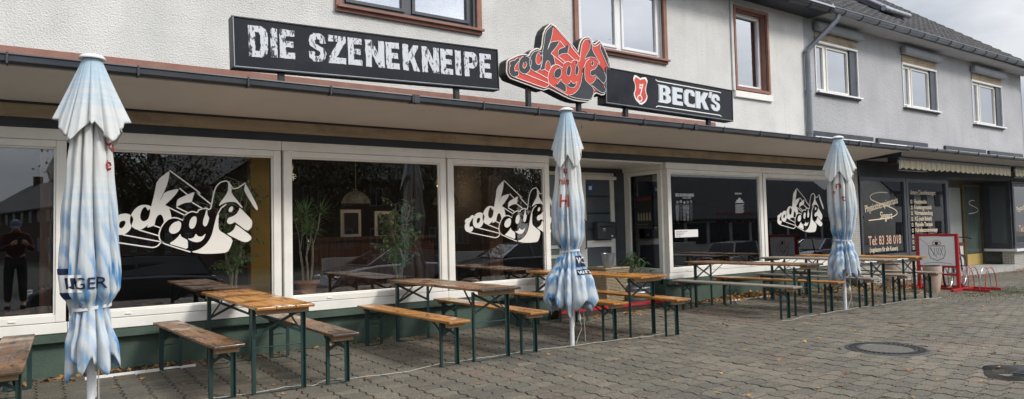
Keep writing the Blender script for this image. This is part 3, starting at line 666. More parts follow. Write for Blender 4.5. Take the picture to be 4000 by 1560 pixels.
shop_window(15.54,17.72,grey,fm='anthracite',z0=.457,z1=2.418,gb=.57,gt=2.345,post0=.07,post1=.10,tb=False,gl='glass_physio')
shop_window(17.725,20.05,grey,fm='anthracite',z0=.457,z1=2.418,gb=.57,gt=2.345,post0=.10,post1=.16,tb=False,gl='glass_physio')
shop_window(24.30,27.4,grey,fm='anthracite',z0=.445,z1=2.5,gb=.60,gt=2.36,post0=.12,post1=.1,tb=False,gl='glass_physio')
f=MB(); X=24.26; f.box(X-.03,X+.03,.0,.76,.445,.60); f.box(X-.03,X+.03,.0,.76,2.36,2.5); f.box(X-.03,X+.03,.0,.10,.602,2.358); f.box(X-.03,X+.03,.55,.76,.602,2.358); sw=f.build('side_window',M['anthracite'],grey); MB().box(X-.008,X+.0,.101,.549,.603,2.357).build('pane',mat('grey_side_glass',(.10,.115,.12),rough=.15),sw)
f=MB(); f.box(21.87,22.84,.79,.83,.68,2.32); f.build('light_panel',mat('pale_frosted_panel',(.36,.38,.36),(.30,.32,.30),rough=.3,scale=2),grey)
f=MB(); f.box(21.87,22.84,.78,.84,.0,.60); f.build('grey_panel',M['pale_facade'],grey)
bronze=mat('bronze_frame',(.13,.085,.045),(.18,.12,.06),rough=.35,metal=.5,scale=4)
f=MB(); f.box(21.80,21.86,.74,.84,-.03,2.5); f.box(22.845,22.99,.74,.84,-.03,2.42); f.box(24.1,24.19,.74,.84,-.03,2.42); f.box(21.865,24.19,.74,.84,2.425,2.52); f.box(21.865,22.84,.75,.84,.60,.68); f.build('bronze_door_frame',bronze,grey)
f=MB(); f.box(23.02,24.08,.76,.80,.32,2.36); dd=f.build('door',mat('green_grey_door_glass',(.09,.115,.10),(.06,.08,.07),rough=.15,scale=2),grey); MB().box(23.02,24.08,.755,.80,-.02,.31).build('brass_kick_plate',M['gold'],dd)
f=MB(); f.box(20.06,24.28,-.0,1.1,2.5,2.53); f.box(20.07,21.8,.80,.86,-.1,2.5); f.build('recess_lining',M['anthracite'],grey)
f=MB(); f.box(20.1,24.3,-.22,.80,-.4,-.03); f.build('step',M['stone_step'],grey)
pi_=mat('practice_interior',(.10,.105,.09),(.07,.075,.065),rough=.9)
for a,b in ((15.6,20.03),(24.4,27.4)): f=MB(); room(f,a,b,.11,3.2,.0,2.6); f.build('interior',pi_,grey)
f=MB()
for i in range(26): f.box(15.75+i*.165,15.75+i*.165+.10,.5+.02*(i%2),.515+.02*(i%2),.6 if i%5 else .4,2.5)
f.build('vertical_blinds',mat('grey_green_blinds',(.10,.12,.10),(.05,.06,.055),rough=.9,scale=.8),grey)

# awnings
def awning(x0,x1,label):
    t=thing('awning',label,'awning',((x0+x1)/2,-.5,2.8),group='rolled awnings under the neighbouring canopy'); h=(x1-x0)/2
    f=MB(); f.tube([(-h,.0,.03),(h,.0,.03)],.05,12); f.box(-h,h,-.12,-.05,-.03,.03); f.build('cassette',M['zinc_gutter'],t,smooth=True)
    f=MB(); n=int((x1-x0)/.03); vs=[]
    for i in range(n+1):
        x=-h+2*h*i/n; y=-.10+.014*math.sin(i*.55); s=abs(math.sin(x*PI/.30)); vs+=[(x,y,-.03),(x,y-.01,-.12),(x,y-.006,-.195-.045*s)]
    f.add(vs,[(3*i+a,3*i+3+a,3*i+4+a,3*i+1+a) for i in range(n) for a in (0,1)]); f.build('valance',M['awning'],t,smooth=True)
    for s in (-1,1):
        f=MB(); f.box(s*(h+.02)-.05,s*(h+.02)+.05,-.10,.12,-.12,.10); f.build('end_bracket',M['gutter'],t,bevel=.02)
    MB().tube([(-h+.05,-.06,-.26),(-h+1.4,-.08,-.26)],.013,6).build('folding_arm',M['zinc'],t)
    return t
awning(16.25,22.62,'rolled yellow and white striped awning with scalloped edge above the practice windows')
awning(22.95,27.2,'second striped awning cut off at the right edge beyond the practice door')
M['tan']=mat('tan_lettering',(.64,.40,.28),rough=.5)
# practice lettering, on the panes
def P0(x,z,y=-.016): return lambda a,b:(x+a,y,z+b)
def vin(txt,x,z,size,m='cream',sx=1,rot=0,bold=.012,parent=grey,name='window_lettering',shear=0,y=-.016,space=1,halo=None):
    c,s=math.cos(rot),math.sin(rot)
    if halo:
        mb=MB(); lettering(mb,txt,lambda a,b:(x+a*c-b*s,y+.0015,z+a*s+b*c),size,bold=bold+.007,sx=sx,shear=shear,space=space); mb.build(name,M[halo],parent)
    mb=MB(); lettering(mb,txt,lambda a,b:(x+a*c-b*s,y,z+a*s+b*c),size,bold=bold,sx=sx,shear=shear,space=space); return mb.build(name,M[m],parent)
swoosh=lambda x,z,s: [(x+s*a,z+s*b) for a,b in ((.62,1.02),(.40,1.04),(.16,.98),(.06,.86),(.10,.74),(.32,.62),(.62,.50),(.86,.36),(.92,.22),(.80,.10),(.5,.02),(0,-.04))]
vin('Physiotherapiepraxis',15.80,1.58,.235,rot=R(8.5),sx=.80,m='cream',bold=.003)
vin('Siegert',16.45,1.42,.26,sx=.8,shear=.2,m='cream',bold=.002)
mb=MB(); ribbon(mb,smooth_poly([(15.93+p[0]*1.5,1.42+p[1]*.62) for p in swoosh(0,0,1)],False),.022,lambda a,b:(a,-.0185,b)); mb.build('window_lettering',M['cream'],grey)
vin('Tel: 83 38 018',15.88,.82,.30,sx=.88,m='tan',bold=.004)
vin('(zugelassen für alle Kassen)',15.92,.66,.15,sx=.80,bold=.002)
vin('Unsere Dienstleistungen:',17.98,2.03,.16,sx=.86,m='cream',bold=.001)
for i,tx in enumerate(['Hausbesuche','Krankengymnastik','Wärmebehandlung','KG (nach Bobath)','Manuelle Therapie','Fußreflexzonenmassage','Manuelle Lymphdrainage','Craniosacraltherapie','Säuglingstherapie']):
    z=1.80-i*.145; vin(tx,18.17,z,.15,sx=.84,bold=.002)
    mb=MB(); x=18.0
    for q in ((x,x+.07,z,z+.012),(x,x+.07,z+.075,z+.087),(x,x+.012,z+.012,z+.075),(x+.058,x+.07,z+.012,z+.075)): mb.box(q[0],q[1],-.018,-.014,q[2],q[3])
    mb.build('window_lettering',M['cream'],grey)
vin('Physiotherapiepraxis',24.65,1.55,.235,rot=R(8.5),sx=.80,m='cream',bold=.003)
vin('Tel: 83 38 018',24.75,.95,.28,sx=.9,m='tan',bold=.004)
mb=MB(); ribbon(mb,smooth_poly([(23.25+p[0]*.75,1.55+p[1]*.38) for p in swoosh(0,0,1)],False),.02,lambda a,b:(a,.752,b)); mb.build('door_emblem',M['cream'],grey)
MB().box(15.62,15.72,-.06,-.052,.40,.47).build('yellow_sticker',M['yellow'],grey)
LOGO={'c_ring':[[(1.026,1.714),(1.000,1.726),(0.973,1.733),(0.928,1.731),(0.888,1.709),(0.852,1.668),(0.828,1.623),(0.820,1.578),(0.821,1.537),(0.839,1.497),(0.870,1.471),(0.902,1.462),(0.933,1.469),(0.964,1.490),(0.990,1.515),(1.005,1.545),(1.021,1.606)],[(1.001,1.690),(0.997,1.673),(0.986,1.673),(0.978,1.701),(0.964,1.711),(0.944,1.699),(0.926,1.663),(0.917,1.622),(0.918,1.587),(0.930,1.562),(0.951,1.553),(0.978,1.564),(0.996,1.586),(1.008,1.627),(1.014,1.678)]],
'k_stem':[[(1.202,2.113),(1.199,2.052),(1.185,1.979),(1.157,1.895),(1.120,1.812),(1.099,1.757),(1.124,1.807),(1.154,1.875),(1.303,1.916),(1.270,1.855),(1.213,1.787),(1.152,1.726),(1.190,1.709),(1.208,1.667),(1.220,1.605),(1.222,1.586),(1.194,1.581),(1.162,1.564),(1.145,1.541),(1.143,1.574),(1.131,1.611),(1.115,1.628),(1.092,1.621),(1.072,1.594),(1.061,1.553),(1.055,1.509),(1.023,1.496),(0.982,1.484),(0.992,1.525),(1.021,1.711),(1.051,1.842),(1.078,2.000)]],
'arrow':[[(1.460,1.882),(1.375,1.843),(1.285,1.798),(1.272,1.756),(1.270,1.707),(1.308,1.734),(1.365,1.757),(1.428,1.762),(1.434,1.793),(1.443,1.831)]],
'c_counter':[[(1.288,1.559),(1.281,1.547),(1.251,1.542),(1.218,1.513),(1.196,1.470),(1.199,1.434),(1.227,1.413),(1.265,1.417),(1.298,1.442),(1.315,1.478),(1.321,1.531)]],
'a_counter':[[(1.462,1.606),(1.432,1.597),(1.408,1.561),(1.398,1.509),(1.405,1.475),(1.427,1.463),(1.452,1.476),(1.471,1.518),(1.478,1.566),(1.473,1.596)]],
'a_gap':[[(1.580,1.687),(1.568,1.634),(1.545,1.560),(1.542,1.512),(1.560,1.487),(1.584,1.500),(1.601,1.548),(1.609,1.586),(1.590,1.618),(1.590,1.666)]],
'low_left':[[(1.194,1.305),(1.250,1.342),(1.288,1.380),(1.310,1.414),(1.319,1.379),(1.355,1.357),(1.386,1.339),(1.387,1.236),(1.288,1.273)]],
'low_mid':[[(1.382,1.357),(1.422,1.356),(1.451,1.371),(1.467,1.412),(1.490,1.380),(1.530,1.372),(1.574,1.412),(1.554,1.357),(1.520,1.321),(1.476,1.312),(1.422,1.327)]],
'f_side':[[(1.806,2.014),(1.815,1.948),(1.808,1.883),(1.772,1.823),(1.731,1.768),(1.708,1.717),(1.751,1.747),(1.802,1.765),(1.864,1.771),(1.903,1.761),(1.966,1.696),(1.972,1.709),(1.847,1.867),(1.852,1.922)]],
'e_eye':[[(1.862,1.718),(1.833,1.709),(1.815,1.676),(1.822,1.650),(1.848,1.652),(1.868,1.682)]],
'e_side':[[(1.936,1.706),(2.073,1.559),(2.080,1.509),(2.067,1.465),(2.021,1.424),(1.884,1.537),(1.871,1.526),(1.837,1.510),(1.806,1.517),(1.796,1.551),(1.817,1.587),(1.874,1.605),(1.915,1.643),(1.934,1.681)]],
'e_low':[[(1.894,1.509),(2.070,1.366),(2.063,1.324),(2.018,1.298),(1.966,1.305),(1.790,1.402),(1.831,1.413),(1.871,1.445),(1.890,1.485)]],
'flap':[[(2.003,1.993),(2.146,1.707),(2.132,1.653),(1.988,1.896),(1.995,1.946)]],
'big_low':[[(1.690,1.625),(1.664,1.515),(1.639,1.403),(1.614,1.345),(1.579,1.293),(1.539,1.257),(1.490,1.227),(1.412,1.207),(1.539,1.181),(1.668,1.178),(1.800,1.186),(1.836,1.247),(1.865,1.338),(1.729,1.430),(1.707,1.461),(1.705,1.558),(1.715,1.628)]],
'r_letter':[[(0.674,1.595),(0.646,1.603),(0.615,1.583),(0.601,1.566),(0.545,1.550),(0.522,1.523),(0.524,1.493),(0.539,1.499),(0.517,1.458),(0.517,1.404),(0.546,1.367),(0.594,1.354),(0.639,1.375),(0.659,1.404),(0.653,1.437),(0.621,1.439),(0.603,1.427),(0.592,1.449),(0.601,1.492),(0.627,1.526),(0.647,1.551),(0.669,1.568)]],
'o_ring':[[(0.774,1.640),(0.722,1.630),(0.683,1.595),(0.660,1.546),(0.654,1.491),(0.666,1.442),(0.704,1.416),(0.759,1.411),(0.804,1.443),(0.831,1.483),(0.840,1.533),(0.855,1.577),(0.835,1.616),(0.804,1.636)],[(0.755,1.563),(0.730,1.554),(0.718,1.521),(0.722,1.488),(0.744,1.481),(0.768,1.506),(0.781,1.545),(0.773,1.561)]],
}
LINES=[[(1.202,2.113),(1.507,1.873),(1.511,1.849),(1.460,1.882),(1.633,1.736)],
[(1.303,1.916),(1.387,1.842)],
[(1.428,1.762),(1.545,1.687)],
[(1.270,1.707),(1.384,1.646)],
[(1.152,1.726),(1.357,1.616)],
[(1.051,1.506),(1.115,1.480)],
[(0.902,1.463),(1.094,1.396)],
[(0.594,1.355),(1.021,1.270),(1.061,1.272),(1.091,1.290),(1.112,1.320),(1.146,1.323)],
[(0.757,1.413),(1.130,1.326)],
[(1.351,1.616),(1.331,1.562),(1.279,1.589),(1.232,1.591),(1.185,1.574),(1.148,1.535),(1.117,1.482),(1.098,1.421),(1.101,1.364),(1.127,1.317),(1.264,1.261),(1.412,1.207)],
[(1.331,1.557),(1.351,1.614),(1.386,1.641),(1.433,1.661),(1.486,1.643),(1.496,1.677),(1.580,1.698),(1.600,1.680),(1.625,1.690),(1.640,1.773),(1.660,1.881),(1.686,1.948),(1.732,1.996),(1.806,2.014),(1.863,1.925)],
[(1.856,1.923),(1.885,1.921),(1.932,1.937),(1.975,1.971),(2.003,1.993)],
[(1.700,1.628),(1.736,1.698),(1.792,1.741)]]
SIL=[(1.202,2.113),(1.511,1.871),(1.625,1.762),(1.640,1.795),(1.660,1.881),(1.686,1.952),(1.732,1.996),(1.806,2.016),(1.870,1.925),(1.932,1.939),(2.001,1.996),(2.154,1.707),(2.132,1.651),(2.052,1.665),(2.052,1.582),(2.080,1.509),(2.027,1.417),(2.069,1.344),(2.018,1.298),(1.867,1.333),(1.800,1.186),(1.539,1.181),(1.403,1.209),(1.110,1.307)]+[(1.089,1.290),(1.021,1.268),(0.594,1.354),(0.544,1.366),(0.514,1.407),(0.517,1.458),(0.522,1.528),(0.545,1.550),(0.651,1.605),(0.716,1.631),(0.774,1.640),(0.832,1.621),(0.873,1.693),(0.947,1.741),(1.040,1.726),(1.087,2.001)]
# ------------------------------------------------------------------ signs
GL={}
def _g(k,*sp): GL[k]=sp
_g('D',[(0,0),(.66,0),(.92,.10),(1,.28),(1,.76),(.90,.92),(.66,1),(0,1)],[(.34,.20),(.52,.20),(.62,.30),(.62,.72),(.52,.80),(.34,.80)])
_g('I',[(0,0),(1,0),(1,1),(0,1)])
_g('E',[(0,0),(1,0),(1,.22),(.42,.22),(.42,.40),(.90,.40),(.90,.61),(.42,.61),(.42,.78),(1,.78),(1,1),(0,1)])
_g('S',[(.04,.12),(.28,0),(.70,0),(.94,.12),(1,.30),(.94,.46),(.38,.64),(.36,.74),(.48,.80),(.62,.78),(.66,.66),(.98,.66),(.94,.88),(.72,1),(.30,1),(.08,.88),(.02,.70),(.10,.54),(.64,.36),(.66,.26),(.54,.19),(.40,.20),(.34,.34),(0,.34)])
_g('Z',[(0,0),(1,0),(1,.22),(.44,.22),(1,.80),(1,1),(0,1),(0,.78),(.56,.78),(0,.20)])
_g('N',[(0,0),(.32,0),(.32,.52),(.66,0),(1,0),(1,1),(.68,1),(.68,.48),(.34,1),(0,1)])
_g('K',[(0,0),(.34,0),(.34,.34),(.44,.42),(.66,0),(1,0),(.68,.54),(.98,1),(.64,1),(.34,.62),(.34,1),(0,1)])
_g('P',[(0,0),(.36,0),(.36,.34),(.70,.34),(.94,.46),(1,.60),(1,.80),(.90,.94),(.70,1),(0,1)],[(.36,.54),(.54,.54),(.64,.60),(.64,.74),(.54,.80),(.36,.80)])
_g('B',[(0,0),(.70,0),(.94,.10),(1,.24),(.98,.40),(.80,.52),(.94,.62),(.96,.80),(.86,.94),(.66,1),(0,1),(.08,.9),(.08,.1)],[(.36,.16),(.56,.16),(.64,.24),(.62,.38),(.52,.44),(.36,.44)],[(.36,.60),(.50,.60),(.60,.66),(.60,.80),(.50,.86),(.36,.86)])
_g('C',[(.06,.14),(.30,0),(1,0),(1,.26),(.90,.17),(.50,.17),(.38,.30),(.38,.74),(.48,.84),(.64,.84),(.68,.66),(1,.66),(1,.86),(.84,1),(.28,1),(.06,.88),(0,.7),(0,.3)])
_g("'",[(.0,0),(.55,0),(1,1),(.4,1)])
def signbox(name,label,x0,x1,z0,z1,slope,depth=.13,y=-1.205,posts=()):
    t=thing(name,label,'sign',(x0,y,z0)); rot=Matrix.Rotation(-slope,4,'Y')
    t.rotation_euler=(0,-slope,0)
    w=x1-x0;h=z1-z0
    f=MB(); f.box(0,w,.004,depth,0,h); f.build('housing',M['black_metal'],t,bevel=.004)
    f=MB(); f.box(.022,w-.022,-.006,.003,.022,h-.022); f.build('face',M['sign_black'],t)
    f=MB(); e=.012
    f.box(0,w,-.012,.003,0,e); f.box(0,w,-.012,.003,h-e,h); f.box(0,e,-.012,.003,e,h-e); f.box(w-e,w,-.012,.003,e,h-e); f.build('rim',M['black_metal'],t)
    f=MB(); f.box(e,w-e,-.0135,-.0065,e-.001,e+.007); f.box(e,e+.007,-.0135,-.0065,e+.008,h-e); f.build('light_edge',M['zinc'],t)
    for p in posts:
        zb=2.935-z0-(p-x0)*math.tan(slope); f=MB(); f.box(p-x0-.03,p-x0+.03,.03,.09,zb,-.001); f.build('post',M['black_metal'],t)
    return t
sz=signbox('pub_sign','long black box sign with distressed white capital letters on the canopy edge',1.603,4.812,3.058,3.583,.0262,posts=(2.095,4.215))
LT=[('D',1.76,1.953),('I',1.98,2.049),('E',2.071,2.23),('S',2.376,2.568),('Z',2.595,2.792),('E',2.814,2.977),('N',3.02,3.25),('E',3.267,3.434),('K',3.478,3.692),('N',3.727,3.953),('E',3.975,4.145),('I',4.179,4.261),('P',4.306,4.497),('E',4.528,4.701)]
def rough_edge(sp,am,seed):
    r=random.Random(seed); o=[]
    for i,a in enumerate(sp):
        b=sp[(i+1)%len(sp)]; n=5
        for k in range(n):
            t=k/n; o.append((a[0]+(b[0]-a[0])*t+(r.random()-.5)*am,a[1]+(b[1]-a[1])*t+(r.random()-.5)*am*.6))
    return o
for i,(c,a,b) in enumerate(LT):
    big=c=='D'; zb=.135; hh=.305 if not big else .322
    zb=.142 if not big else .128
    mb=MB(); fill2d([rough_edge(s,.035,i*7+j) for j,s in enumerate(GL[c])],lambda p,q,r,a=a,b=b,zb=zb,hh=hh:(a-1.603+p*(b-a),-.0075+r,zb+q*hh),mb,th=.001); mb.build('letter',M['distressed'],sz)
bk=signbox('brewery_sign','shorter black box sign with a red shield and a white key beside silver letters',6.628,9.478,3.135,3.662,-.0200,depth=.17,posts=(7.08,8.93))
bx=lambda a:a-6.628
BT=[('B',7.708,7.985),('E',8.022,8.25),('C',8.285,8.533),('K',8.56,8.869),("'",8.872,8.955),('S',8.93,9.149)]
for c,a,b in BT:
    z0,z1=(.135,.405) if c!="'" else (.335,.43)
    for dx,m_,yy,sh in ((-.014,'sign_white',-.0072,.012),(-.006,'ink',-.0082,.006),(0,'sign_silver',-.0092,0)):
        mb=MB(); fill2d([list(s) for s in GL[c]],lambda p,q,r,a=a,b=b:(bx(a)+dx+p*(b-a),yy+r,z0-sh*.6+q*(z1-z0)+sh),mb,th=.0004); mb.build('letter',M[m_],bk)
for z,s in ((.455,1),(.075,-1)):
    mb=MB(); ribbon(mb,[(bx(7.65),z+.02*s),(bx(7.69),z),(bx(9.13),z),(bx(9.18),z-.005*s+(.022 if s<0 else -.0)*-1)],.014,lambda a,b:(a,-.0085,b)); mb.build('rule_line',M['sign_white'],bk)
shield=[(.12,1),(.42,.93),(.5,.90),(.60,.94),(.88,.98),(1,.84),(.88,.66),(.86,.48),(.98,.30),(.84,.12),(.5,-.02),(.16,.14),(.02,.32),(.14,.50),(.14,.66),(.0,.84)]
sh=None
for k,(sc,m_,yy) in enumerate(((1.0,'sign_white',-.0075),(.86,'sign_red',-.0085))):
    mb=MB(); mb.prism([(bx(7.18)+.15+(p-.5)*.31*sc,.265+(q-.48)*.44*sc) for p,q in smooth_poly(shield,it=1)],lambda a,b,d:(a,yy+d,b),.0005); o=mb.build('shield' if k==0 else 'red_field',M[m_],bk if k==0 else sh)
    if k==0: sh=o
mb=MB(); c0=(bx(7.31),.15)
ribbon(mb,[(c0[0]+.045*math.cos(t*PI/8),c0[1]+.045*math.sin(t*PI/8)) for t in range(17)],.016,lambda a,b:(a,-.0095,b)); ribbon(mb,[(c0[0]+.01,c0[1]+.045),(c0[0]+.07,c0[1]+.225)],.018,lambda a,b:(a,-.0097,b))
ribbon(mb,[(c0[0]+.06,c0[1]+.20),(c0[0]+.0,c0[1]+.20)],.02,lambda a,b:(a,-.0099,b)); ribbon(mb,[(c0[0]+.05,c0[1]+.155),(c0[0]-.008,c0[1]+.16)],.02,lambda a,b:(a,-.0101,b)); ribbon(mb,[(c0[0]-.0,c0[1]+.145),(c0[0]+.008,c0[1]+.215)],.014,lambda a,b:(a,-.0103,b)); mb.build('key_emblem',M['sign_white'],sh)
for dx in (0,.05): MB().tube([(.42+dx,.05,-.002),(.38+dx,.06,-.09),(.40+dx*.3,.07,-.18),(.47,.07,-.21)],.005,5).build('wire',M['rubber'],bk)

# lettering emblem on the panes: positive shapes in logo space
def logo_pane(ox,oz,parent,label_x):
    y=-.0165
    o=MB()
    for k,(name,sps) in enumerate(LOGO.items()):
        dy=-.0004*(k%5); fill2d([smooth_poly(s,it=1) for s in sps],lambda p,q,r:(p+ox,y+dy+r,q+oz),o,th=.0)
    for k,l in enumerate(LINES): ribbon(o,l if len(l)<4 else smooth_poly(l,False,1),.013,lambda a,b:(a+ox,y-.0022,b+oz))
    return o.build('window_emblem',M['vinyl'],parent)
wins=[o for o in cafe.children if o.name.startswith('shop_window')]
def par(o,p): o.parent=p
for ox,oz,wi in ((0,0,1),(4.457,-.008,3),(11.50,-.01,5)):
    if wi==5:
        # slightly larger print on the last pane
        y=-.0165; o=MB(); sx=1.05
        f2=lambda p:12.36+(p-.505)*sx
        for k,(name,sps) in enumerate(LOGO.items()):
            fill2d([smooth_poly(s,it=1) for s in sps],lambda p,q,r:(f2(p),y-.0004*(k%5)+r,q-.008),o)
        for l in LINES: ribbon(o,l if len(l)<4 else smooth_poly(l,False,1),.015,lambda a,b:(f2(a),y-.0022,b-.008))
        o.build('window_emblem',M['vinyl'],wins[wi])
    else: logo_pane(ox,oz,wins[wi],ox)
# illuminated shaped sign on the canopy
es=thing('shaped_emblem_sign','red and dark blue cut-out script sign standing on two posts between the two box signs','sign',(5.7,-1.2,2.96))
EX=lambda p:(p-1.202)*1.075; EZ=lambda q:(q-2.113)*1.04+1.165
def grow(poly,d):
    n=len(poly); A=sum(poly[i][0]*poly[(i+1)%n][1]-poly[(i+1)%n][0]*poly[i][1] for i in range(n)); sg=1 if A>0 else -1
    o=[]
    for i in range(n):
        a=Vector(poly[i-1]);b=Vector(poly[i]);c=Vector(poly[(i+1)%n]); d1=(b-a).normalized(); d2=(c-b).normalized()
        n1=Vector((d1.y,-d1.x))*sg; n2=Vector((d2.y,-d2.x))*sg; m=(n1+n2); 
        m=m.normalized() if m.length>.1 else n1
        k=min(1.6,1/max(.4,m.dot(n1))); o.append(tuple(b+m*d*k))
    return o
silm=[(EX(a),EZ(b)) for a,b in SIL]
def flat(poly,y,m_,name,par_,th=.0015,it=1):
    mb=MB(); fill2d([smooth_poly(poly,it=it)],lambda p,q,r:(p,y+r,q),mb,th=th); return mb.build(name,M[m_],par_)
mb=MB(); fill2d([smooth_poly(grow(silm,.036),it=1)],lambda p,q,r:(p,.085+r,q),mb,th=.08); body=mb.build('housing',M['dark_trim'],es)
flat(grow(silm,.038),.001,'gold','light_edge',es,th=.003)
flat(grow(silm,.034),-.006,'sign_white','white_outline',es)
flat(grow(silm,.021),-.010,'dark_trim','dark_outline',es)
flat(grow(silm,.006),-.0135,'sign_red','red_face',es)
for k,(name,sps) in enumerate(LOGO.items()):
    if name in ('k_stem','c_ring','o_ring','r_letter'): pass
    y=-.0165-.0012*(k%4)
    S2=[[(EX(a),EZ(b)) for a,b in smooth_poly(s,it=1)] for s in sps]
    mb=MB(); fill2d(S2,lambda p,q,r:(p,y+r,q),mb,th=.0004); mb.build('dark_shape',M['dark_trim'],es)
    for s in S2:
        mb=MB(); ribbon(mb,s+[s[0],s[1]],.0055,lambda a,b:(a,-.0225,b)); mb.build('white_line',M['sign_white'],es)
for l in LINES:
    l2=[(EX(a),EZ(b)) for a,b in (l if len(l)<4 else smooth_poly(l,False,1))]
    mb=MB(); ribbon(mb,l2,.008,lambda a,b:(a,-.0235,b)); mb.build('white_line',M['sign_white'],es)
for p in (-.37,.50):
    MB().box(p-.028,p+.028,.05,.11,-.02,.32).build('post',M['black_metal'],es)
MB().tube([(.50,.1,.02),(.62,.12,.06),(.7,.1,.03),(.62,.08,.01)],.006,5).build('wire',M['rubber'],es)
MB().tube([(0,0,.0),(0,0,-.03),(.008,0,-.045),(0,0,-.06),(-.006,0,-.05)],.003,5).build('ceiling_hook',M['black_metal'],cafe).location=(6.32,-1.03,2.84)

# ------------------------------------------------------------------ beer tables and benches
def table_parts(t,L,W,H,wood,seat):
    th=.028; rr=.03
    f=MB(); pl=[]
    nb=3 if W>.3 else 1
    for k in range(nb):
        a=-W/2+W*k/nb+(.0012 if k else 0); b=-W/2+W*(k+1)/nb-(.0012 if k<nb-1 else 0)
        f.box(a,b,-L/2,L/2,H-th,H)
    f.build('seat_board' if seat else 'tabletop',M[wood],t,bevel=.007)
    iy=.23; lx=W/2-.035
    for s in (-1,1):
        f=MB(); f.box(-W/2+.03,W/2-.03,s*(L/2-iy+.13)-.03,s*(L/2-iy+.13)+.03,H-th-.045,H-th-.001); f.build('batten',M['wood_raw'],t,bevel=.003)
        y=s*(L/2-iy)
        for q in (-1,1):
            f=MB(); f.box(q*lx-.019,q*lx+.019,y-.003,y+.003,0.004,H-th-.012); f.box(q*lx+(.013 if q>0 else -.019),q*lx+(.019 if q>0 else -.013),y-.032 if s<0 else y+.0031,y-.0031 if s<0 else y+.032,.004,H-th-.012)
            f.build('leg',M['steel_green'],t)
        f=MB(); zt=H-th-.03; zb=H-(.27 if not seat else .17)
        f.bar((-lx,y+.007*1,zt),(lx,y+.007,zb),.004,.026,up=(0,0,1)); f.bar((lx,y-.007,zt),(-lx,y-.007,zb),.004,.026,up=(0,0,1))
        f.tube([(-lx,y,zb-.10 if not seat else zb-.05),(lx,y,zb-.10 if not seat else zb-.05)],.005,6)
        f.build('cross_brace',M['steel_green'],t)
        MB().bar((lx-.02,y,zb+.02),(max(.02,lx-.08),y-s*.30,H-th-.01),.018,.005).build('folding_strut',M['steel_green'],t); MB().bar((-lx+.02,y,zb+.02),(-max(.02,lx-.08),y-s*.30,H-th-.01),.018,.005).build('folding_strut',M['steel_green'],t)
        f=MB(); f.box(-lx,lx,y-.015,y+.015,.003,.008); f.build('foot_bar',M['steel_green'],t)
def make(kind,wood,label,x,y,a,group):
    seat=kind=='bench'; t=thing('beer_'+kind,label,kind,(x,y,gz(x,y)),-R(a),group=group)
    table_parts(t,2.2,.25 if seat else .5,.48 if seat else .77,wood,seat); return t
GT='folding beer tables in front of the pub'; GB='folding beer benches beside the tables'
TP={'T1':(1.756,-1.274,-.63),'T2':(3.980,-1.267,-1.38),'T3':(6.252,-1.228,-4.17),'T4':(9.469,-1.422,-4.6),'T5':(11.386,-1.586,-4.21),'T6':(12.583,-1.521,-3.94),
'B0':(-.161,-1.369,1.72),'B1a':(1.231,-1.246,-4.45),'B1b':(2.277,-1.301,-.73),'B2a':(3.449,-1.282,-1.90),'B2b':(4.507,-1.249,-.14),'B3a':(5.738,-1.221,-1.0),'B3b':(6.60,-1.47,1.0),'B4a':(8.898,-1.514,-2.28),'B4b':(9.989,-1.518,-5.6),'B5a':(11.031,-1.543,0.2),'B5b':(12.100,-1.559,0.27),'B6b':(13.165,-1.592,1.5)}
protoT={};protoB={}
def place(k,wood,label):
    x,y,a=TP[k]; T=k[0]=='T'; pr=protoT if T else protoB
    if wood in pr: return dup(pr[wood],(x,y,gz(x,y)),-R(a),label)
    pr[wood]=make('table' if T else 'bench',wood,label,x,y,a,GT if T else GB); return pr[wood]
place('T1','wood_orange','shiny orange varnished table nearest the camera, in front of the large terracotta pot window')
place('T2','wood_brown','brown table with a charred dark near end, left of the middle parasol')
place('T3','wood_orange','orange table whose middle is hidden behind the middle parasol, by the pub door')
place('T4','wood_brown','brown table in front of the poster window, left of the farthest parasol')
place('T5','wood_grey','weathered grey table crossing behind the farthest parasol')
place('T6','wood_orange','pale orange table farthest along, its end overlapping the red framed board')
place('B0','wood_brown','worn brown bench at the left edge, left of the nearest parasol')
place('B1a','wood_brown','brown bench with blackened near end, directly left of the shiny orange nearest table')
place('B1b','wood_brown','brown bench just right of the shiny orange nearest table')
place('B2a','wood_orange','orange bench left of the table with the charred end')
place('B2b','wood_orange','orange bench right of the table with the charred end, left of the middle parasol pole')
place('B3a','wood_orange','orange bench passing behind the middle parasol, left of the table by the door')
place('B3b','wood_orange','orange bench right of the table by the door, in front of the zinc tubs')
place('B4a','wood_grey','grey bench reaching from the corner of the poster window, left of its brown table')
place('B4b','wood_orange','reddish bench ending just in front of the farthest parasol pole')
place('B5a','wood_grey','grey bench just behind the farthest parasol pole')
place('B5b','wood_grey','grey bench between the two farthest tables')
place('B6b','wood_grey','grey bench farthest right, its end in front of the tall clay planter')
